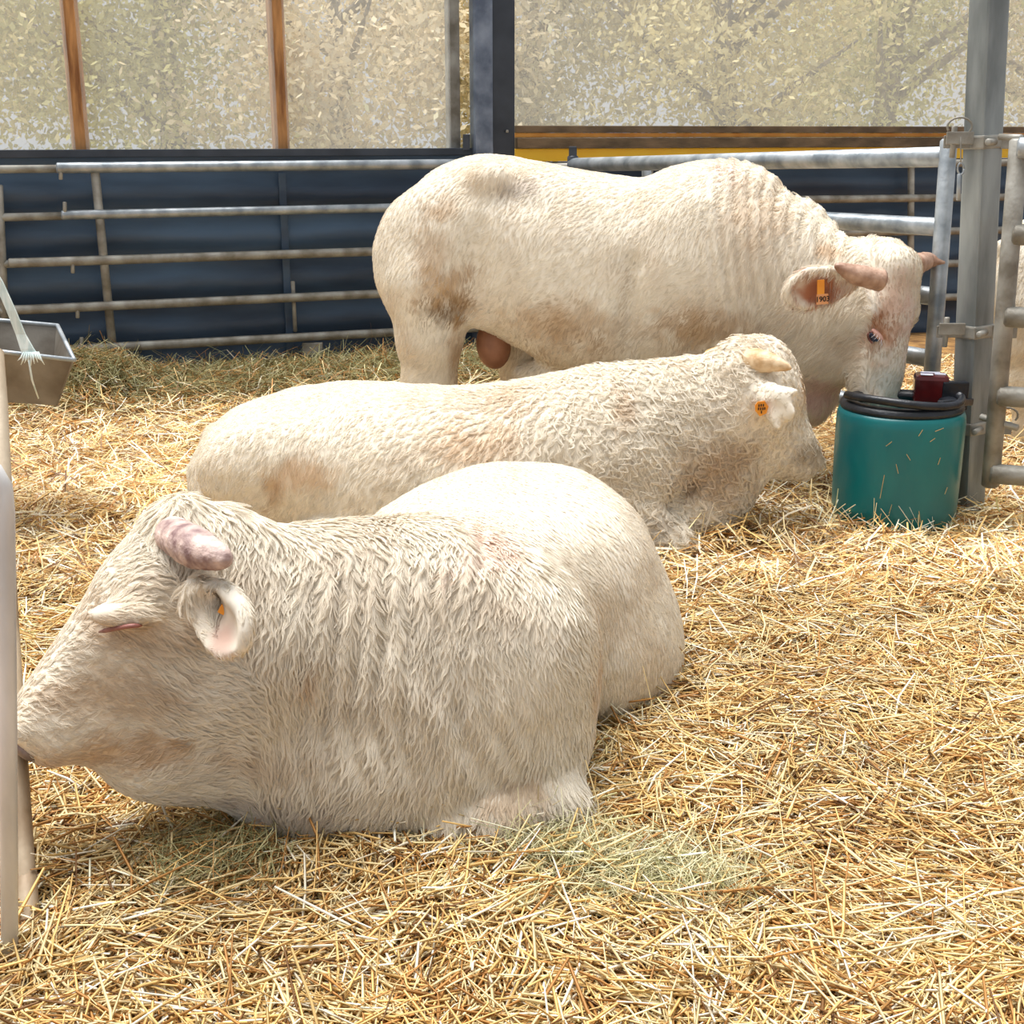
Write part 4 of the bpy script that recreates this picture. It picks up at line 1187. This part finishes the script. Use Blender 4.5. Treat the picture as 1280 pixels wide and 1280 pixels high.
    def fit(q):
        a_ = np.array([list(v) for v in q]); t_ = np.linspace(-1, 1, len(a_))
        return [Vector([float(np.polyval(np.polyfit(t_, a_[:, k_], 2), tt)) for k_ in range(3)]) for tt in t_]
    cp, cn_ = fit(pts), fit(pts2)
    pts = [a_ + b_.normalized() * 0.005 for a_, b_ in zip(cp, cn_)]
    pts2 = [a_ + b_.normalized() * 0.006 + Vector((0, 0, 0.011)) for a_, b_ in zip(cp, cn_)]
    EYEL = pts
    pol = np.array(poll); axn = np.array(axis)
    def comb(p, n):
        d = np.stack([np.clip((p[:, 0] - 0.0) * 0.6, -0.1, 0.3), 0.25 * np.clip(p[:, 1] - 3.0, 0, 1), -np.ones(len(p))], 1)
        t = (p - pol) @ axn
        hd = np.clip((t - 0.02) / 0.1, 0, 1)[:, None] * np.clip((-0.5 - p[:, 0]) / 0.15, 0, 1)[:, None]
        top_ = np.clip((n[:, 2] - 0.75) * 4, 0, 1)[:, None]
        d = d * (1 - top_) + top_ * np.array([0.35, -0.55, -0.2])
        return d * (1 - hd) + hd * (-axn * 0.8 + np.array([0.2, 0, -0.5]))
    def length(p):
        t = np.clip((3.35 - p[:, 1]) / 0.3, 0, 1)
        hd = np.clip((-0.72 - p[:, 0]) / 0.15, 0, 1)
        er = np.clip((np.linalg.norm(p - np.array(P(280, 775, 2.48)), axis=1) - 0.09) / 0.03, 0.4, 1)
        sh = np.clip(1 - np.linalg.norm((p - np.array(P(660, 850, 2.8))) / np.array([0.22, 0.5, 0.30]), axis=1), 0, 1)
        return (0.024 + 0.032 * t) * (1 - 0.62 * hd) * (1 - 0.45 * sh) * er
    make_fur(o, V, Q, N, spots, 303, 300000, length, comb, clump=(0.015, 0.015, 0.060), lift=0.24, curl=0.11, warm=0.22, radius=0.0006, wave=6.0, npt=6, clump_w=0.80, bald=[(P(272, 768, 2.47), 0.052), (P(285, 790, 2.45), 0.035)] + [(tuple(a_), 0.006) for a_ in EYEL],
             density=lambda c: np.where(c[:, 1] < 3.4, 1.5, 0.8))
    horn(o, [P(216, 668, 2.70), P(245, 685, 2.57), P(278, 698, 2.50)], [0.040, 0.044, 0.024], M['horn_pink'], label='scurfy pinkish stub horn')
    horn(o, [Vector([float(v) for v in hpt(-0.01, -sN * 0.08, -0.03)]), Vector([float(v) for v in hpt(0.01, -sN * 0.16, -0.06)]), Vector([float(v) for v in hpt(0.02, -sN * 0.20, -0.09)])], [0.036, 0.034, 0.02], M['horn_pink'])
    el = local_child(tube('eye', pts, [0.002] + [0.005] * (len(pts) - 2) + [0.002], M['lid'], o, seg=8), o)
    el['label'] = 'closed eye slit'
    c, n = skin(270, 758)
    local_child(box('ear_tag', P(279, 762, 2.515), (0.016, 0.006, 0.020), M['orange_tag'], o, Matrix.Rotation(0.5, 3, 'Y'), 0.002), o)
    nz = [float(v) for v in hpt(0.55, 0, -0.10)]
    local_child(blob('nose_pad', nz, (0.022, 0.07, 0.05), Rh, M['nose'], o), o)
    return o
bullA = front_bull()

# ------------------------------------------------------------------ bull in the neighbouring pen (a copy of the standing one, turned round)
def copy_tree(o, parent=None):
    c = o.copy(); COL.objects.link(c)
    c.parent = parent
    for ch in list(o.children):
        if not ch.name.startswith('ear_tag'): copy_tree(ch, c)
    return c
bd = copy_tree(bullC)
bd['label'] = 'cream bull in the next pen, glimpsed through the right-hand gate'
bd.location = (3.38, 6.95, 0.0)
bd.scale = (0.82, 0.82, 0.82)
bd.rotation_euler = (0, 0, math.radians(12))

# ------------------------------------------------------------------ straw
def straw_mesh(name, n, sampler, Lr, Wr, cols, colw, seed, label, lift=0.02, tilt=0.22, sides=3, align=None, bright=0.12, bend=0.25):
    n = int(n * STRAW_SHARE)
    rng = np.random.default_rng(seed)
    x, y = sampler(rng, n)
    n = len(x)
    z = ground(x, y) + rng.random(n) ** 2 * lift
    L = Lr[0] + (Lr[1] - Lr[0]) * rng.random(n) ** 1.8
    wd = Wr[0] + (Wr[1] - Wr[0]) * rng.random(n)
    p2 = np.stack([x, y, np.zeros(n)], 1)
    az = rng.random(n) * 2 * math.pi
    flow = fbm(p2, 2.2, seed + 2, 2) * math.pi * 1.6
    pick = rng.random(n) < 0.45
    az = np.where(pick, flow + rng.normal(0, 0.35, n), az)
    el = rng.normal(0.03, tilt, n)
    d = np.stack([np.cos(az) * np.cos(el), np.sin(az) * np.cos(el), np.sin(el)], 1)
    c = np.stack([x, y, z + np.abs(np.sin(el)) * L * 0.42], 1)
    bendv = np.stack([-np.sin(az), np.cos(az), np.zeros(n)], 1) * (rng.normal(0, bend, n) * L * 0.25)[:, None] + np.array([0, 0, 1.0]) * (rng.random(n) * bend * L * 0.2)[:, None]
    up = np.tile(np.array([0, 0, 1.0]), (n, 1)) + rng.normal(0, 0.4, (n, 3))
    s = np.cross(d, up); s /= np.linalg.norm(s, axis=1, keepdims=True)
    u = np.cross(s, d)
    ctr = [c - d * (L / 2)[:, None], c + bendv, c + d * (L / 2)[:, None]]
    V = []
    for k, cc in enumerate(ctr):
        ww = wd * (0.8, 1.0, 0.7)[k]
        if sides == 3:
            for (a_, b_) in ((-.5, -.15), (.5, -.15), (0, .4)):
                V.append(cc + s * (ww * a_)[:, None] + u * (ww * b_)[:, None])
        else:
            for (a_, b_) in ((-.5, 0), (.5, 0)):
                V.append(cc + s * (ww * a_)[:, None])
    m = sides
    Vn = np.stack(V, 1)                                  # n, 3*m, 3
    off = (np.arange(n) * 3 * m)[:, None]
    qs = []
    for r_ in (0, 1):
        for k in range(m if m == 3 else 1):
            k2 = (k + 1) % m
            qs.append(np.array([r_ * m + k, r_ * m + k2, (r_ + 1) * m + k2, (r_ + 1) * m + k]))
    Fq = np.concatenate([off + q[None, :] for q in qs])
    o = mesh_np(name, Vn.reshape(-1, 3), Fq, M['straw'], None, False)
    cols = np.array(cols); ci = rng.choice(len(cols), n, p=np.array(colw) / np.sum(colw))
    cl = cols[ci] * (1 + rng.normal(0, bright, n))[:, None]
    patch = fbm(p2, 1.3, seed + 9, 3)[:, None]
    cl = cl * (1 + 0.22 * patch)
    cl = np.clip(cl, 0, 1)
    at = o.data.color_attributes.new('tint', 'FLOAT_COLOR', 'POINT')
    arr = np.repeat(np.concatenate([cl, np.ones((n, 1))], 1), 3 * m, axis=0)
    at.data.foreach_set('color', arr.astype(np.float32).ravel())
    return tag(o, label, 'straw', kind='stuff')
S_GOLD, S_PALE, S_BROWN, S_WHITE, S_DARK = srgb(230, 192, 124), srgb(242, 220, 168), srgb(182, 132, 74), srgb(250, 240, 216), srgb(122, 86, 50)
H_GREEN, H_GREY, H_OLIVE, H_PALE = srgb(140, 138, 92), srgb(184, 176, 130), srgb(120, 108, 66), srgb(216, 210, 172)
def frustum(y0, y1, pw=1.0, margin=0.5):
    def f(rng, n):
        y = y0 * (y1 / y0) ** (rng.random(n) ** pw)
        hw = (y * 0.39 + margin)
        x = (rng.random(n) * 2 - 1) * hw
        return x, y
    return f
straw_mesh('straw_bedding', 95000, frustum(1.75, 4.6), (0.045, 0.24), (0.0026, 0.0085), [S_GOLD, S_PALE, S_BROWN, S_WHITE, S_DARK], [5.5, 6, 2.8, 2, 0.9], 41, 'loose golden straw bedding spread over the near pen floor', lift=0.035, tilt=0.20)
def side_margin(y0, y1):
    def f(rng, n):
        y = y0 + (y1 - y0) * rng.random(n)
        x = (rng.random(n) * 2 - 1) * (y * 0.39 + 1.2)
        return x, y
    return f
straw_mesh('straw_bedding', 90000, frustum(4.4, 9.6, 1.0, 0.9), (0.06, 0.26), (0.0035, 0.0085), [S_GOLD, S_PALE, S_BROWN, S_WHITE, S_DARK], [4, 5, 3, 3, 1.4], 42, 'loose pale straw bedding around the resting and standing bulls', lift=0.05, tilt=0.24, sides=2)
def blobs(list_):
    def f(rng, n):
        w = np.array([b[4] for b in list_], float); w /= w.sum()
        k = rng.choice(len(list_), n, p=w)
        a = np.array([b[:4] for b in list_])[k]
        return a[:, 0] + rng.normal(0, 1, n) * a[:, 2], a[:, 1] + rng.normal(0, 1, n) * a[:, 3]
    return f
hl = [(xx, WALLY(xx) - 0.72, rr, 0.26, ww) for xx, rr, ww in ((-2.75, .30, 4), (-2.1, .30, 2), (-1.5, .35, 3), (-0.8, .35, 3), (-0.1, .3, 1.5))]
straw_mesh('hay', 26000, blobs(hl), (0.06, 0.28), (0.0025, 0.005), [H_GREEN, H_OLIVE, H_GREY, S_BROWN], [4, 4, 2, 2], 43, 'heaped olive green hay along the foot of the tarpaulin wall', lift=0.06, tilt=0.34, sides=2, bend=0.8)
g1 = G(270, 1100); g2 = G(820, 1110); g3 = G(700, 1090)
straw_mesh('hay', 2600, blobs([(g1.x, g1.y, .07, .06, 1)]), (0.04, 0.16), (0.0012, 0.0024), [H_GREY, H_OLIVE, H_GREEN, S_BROWN], [3, 2, 3, 2], 44, 'small tuft of fine green hay below the resting bull throat', lift=0.06, tilt=0.35, sides=2, bend=1.0)
straw_mesh('hay', 4600, blobs([(g2.x, g2.y, .12, .06, 2), (g3.x, g3.y, .08, .05, 1)]), (0.04, 0.18), (0.0012, 0.0024), [H_GREY, H_PALE, H_GREEN], [4, 3, 2], 45, 'wispy grey green hay lying on the straw near the foreleg', lift=0.05, tilt=0.3, sides=2, bend=1.0)
# upright stray stalks around the drinker and bulls
def strays(list_):
    def f(rng, n):
        k = rng.integers(0, len(list_), n)
        a = np.array(list_)[k]
        return a[:, 0] + rng.normal(0, 0.05, n), a[:, 1] + rng.normal(0, 0.02, n)
    return f
sp = [G(px, py) for px, py in ((1045, 672), (1090, 676), (1150, 676), (1190, 668), (400, 1068), (470, 1072), (560, 1068), (660, 1062), (720, 1050), (745, 960), (800, 920), (845, 860), (830, 715), (860, 695), (880, 680))]
straw_mesh('straw_stalks', 420, strays([(v.x, v.y) for v in sp]), (0.08, 0.22), (0.003, 0.006), [S_GOLD, S_PALE, S_WHITE], [2, 4, 3], 46, 'stray upright straw stalks around the drinker and the lying bulls', lift=0.03, tilt=0.75)

# ------------------------------------------------------------------ outside
fv = [(-40, 6, -0.1), (45, 6, -0.1), (45, 80, -0.1), (-40, 80, -0.1)]
og = mesh_list('ground_outside', [(x, max(y, WALLY(x) + 0.3), z) for x, y, z in fv] + [(x, max(y, WALLY(x) + 0.3), z - 0.2) for x, y, z in fv], [(0, 1, 2, 3), (7, 6, 5, 4), (0, 4, 5, 1), (1, 5, 6, 2), (2, 6, 7, 3), (3, 7, 4, 0)], M['field'])
tag(og, 'pale grass field outside beyond the wind nets', 'ground', kind='structure')
def tree(x, y, h, r, seed, label, tint):
    rng = np.random.default_rng(seed)
    e = empty('tree', (x, y, -0.1), label, 'tree', 'trees outside the wind nets')
    tube('trunk', [(x, y, -0.1), (x + 0.1, y, h * 0.35), (x + rng.normal(0, .2), y, h * 0.75)], [r * 0.09, r * 0.07, r * 0.02], M['bark'], e, seg=10)
    for q in range(6):
        a = rng.random() * 6.28
        tube('branch', [(x + 0.08, y, h * (0.25 + 0.07 * q)), (x + math.cos(a) * r * 0.5, y + math.sin(a) * r * 0.5, h * (0.4 + 0.07 * q)), (x + math.cos(a) * r * 0.85, y + math.sin(a) * r * 0.85, h * (0.5 + 0.07 * q))], [r * 0.035, r * 0.022, r * 0.008], M['bark'], e, seg=7)
    n = 18000
    cl = rng.normal(0, 1, (26, 3)); cl /= np.linalg.norm(cl, axis=1, keepdims=True); cl *= (rng.random(26) ** 0.4)[:, None]
    ctr = np.array([x, y, h * 0.55]) + cl * np.array([r, r, h * 0.45])
    k = rng.integers(0, 26, n)
    p = ctr[k] + rng.normal(0, 1, (n, 3)) * r * 0.2
    p[:, 2] = np.maximum(p[:, 2], 0.1)
    a_ = rng.normal(0, 1, (n, 3)); a_ /= np.linalg.norm(a_, axis=1, keepdims=True)
    b_ = np.cross(a_, rng.normal(0, 1, (n, 3))); b_ /= np.linalg.norm(b_, axis=1, keepdims=True)
    sz = 0.035 + 0.045 * rng.random(n)
    V = np.stack([p - a_ * sz[:, None], p + b_ * (sz * .5)[:, None], p + a_ * sz[:, None], p - b_ * (sz * .5)[:, None]], 1).reshape(-1, 3)
    o = mesh_np('crown', V, np.arange(4 * n).reshape(n, 4), M['leaf'], e, False)
    o.matrix_parent_inverse = e.matrix_basis.inverted()
    c0 = np.array(tint) * (1 + rng.normal(0, 0.18, n))[:, None]
    at = o.data.color_attributes.new('tint', 'FLOAT_COLOR', 'POINT')
    at.data.foreach_set('color', np.repeat(np.concatenate([np.clip(c0, 0, 1), np.ones((n, 1))], 1), 4, axis=0).astype(np.float32).ravel())
    o['kind'] = 'stuff'
TC = [srgb(222, 208, 158), srgb(200, 194, 140), srgb(226, 210, 176), srgb(206, 196, 164)]
spotsT = [(-8.2, 18, 5.5, 2.3), (-5.0, 20, 6.2, 2.6), (-2.4, 18.5, 5.6, 2.2), (0.2, 21, 6.4, 2.6), (3.0, 20, 5.8, 2.4), (6.0, 22.5, 6.4, 2.8), (9.4, 23, 6.2, 2.8), (12.6, 25, 6.6, 3.0)]
TL = ['autumn tree outside seen over the hanging trough', 'tall pale tree outside behind the first timber post', 'yellowish tree outside between the timber posts', 'tree outside behind the dark steel column', 'tree outside above the standing bull back',
      'tree outside above the standing bull hump', 'tree outside behind the square post', 'far tree outside beyond the gate at the edge']
for i, (x, y, h, r) in enumerate(spotsT):
    tree(x, y, h, r, 500 + i, TL[i], TC[i % 4])
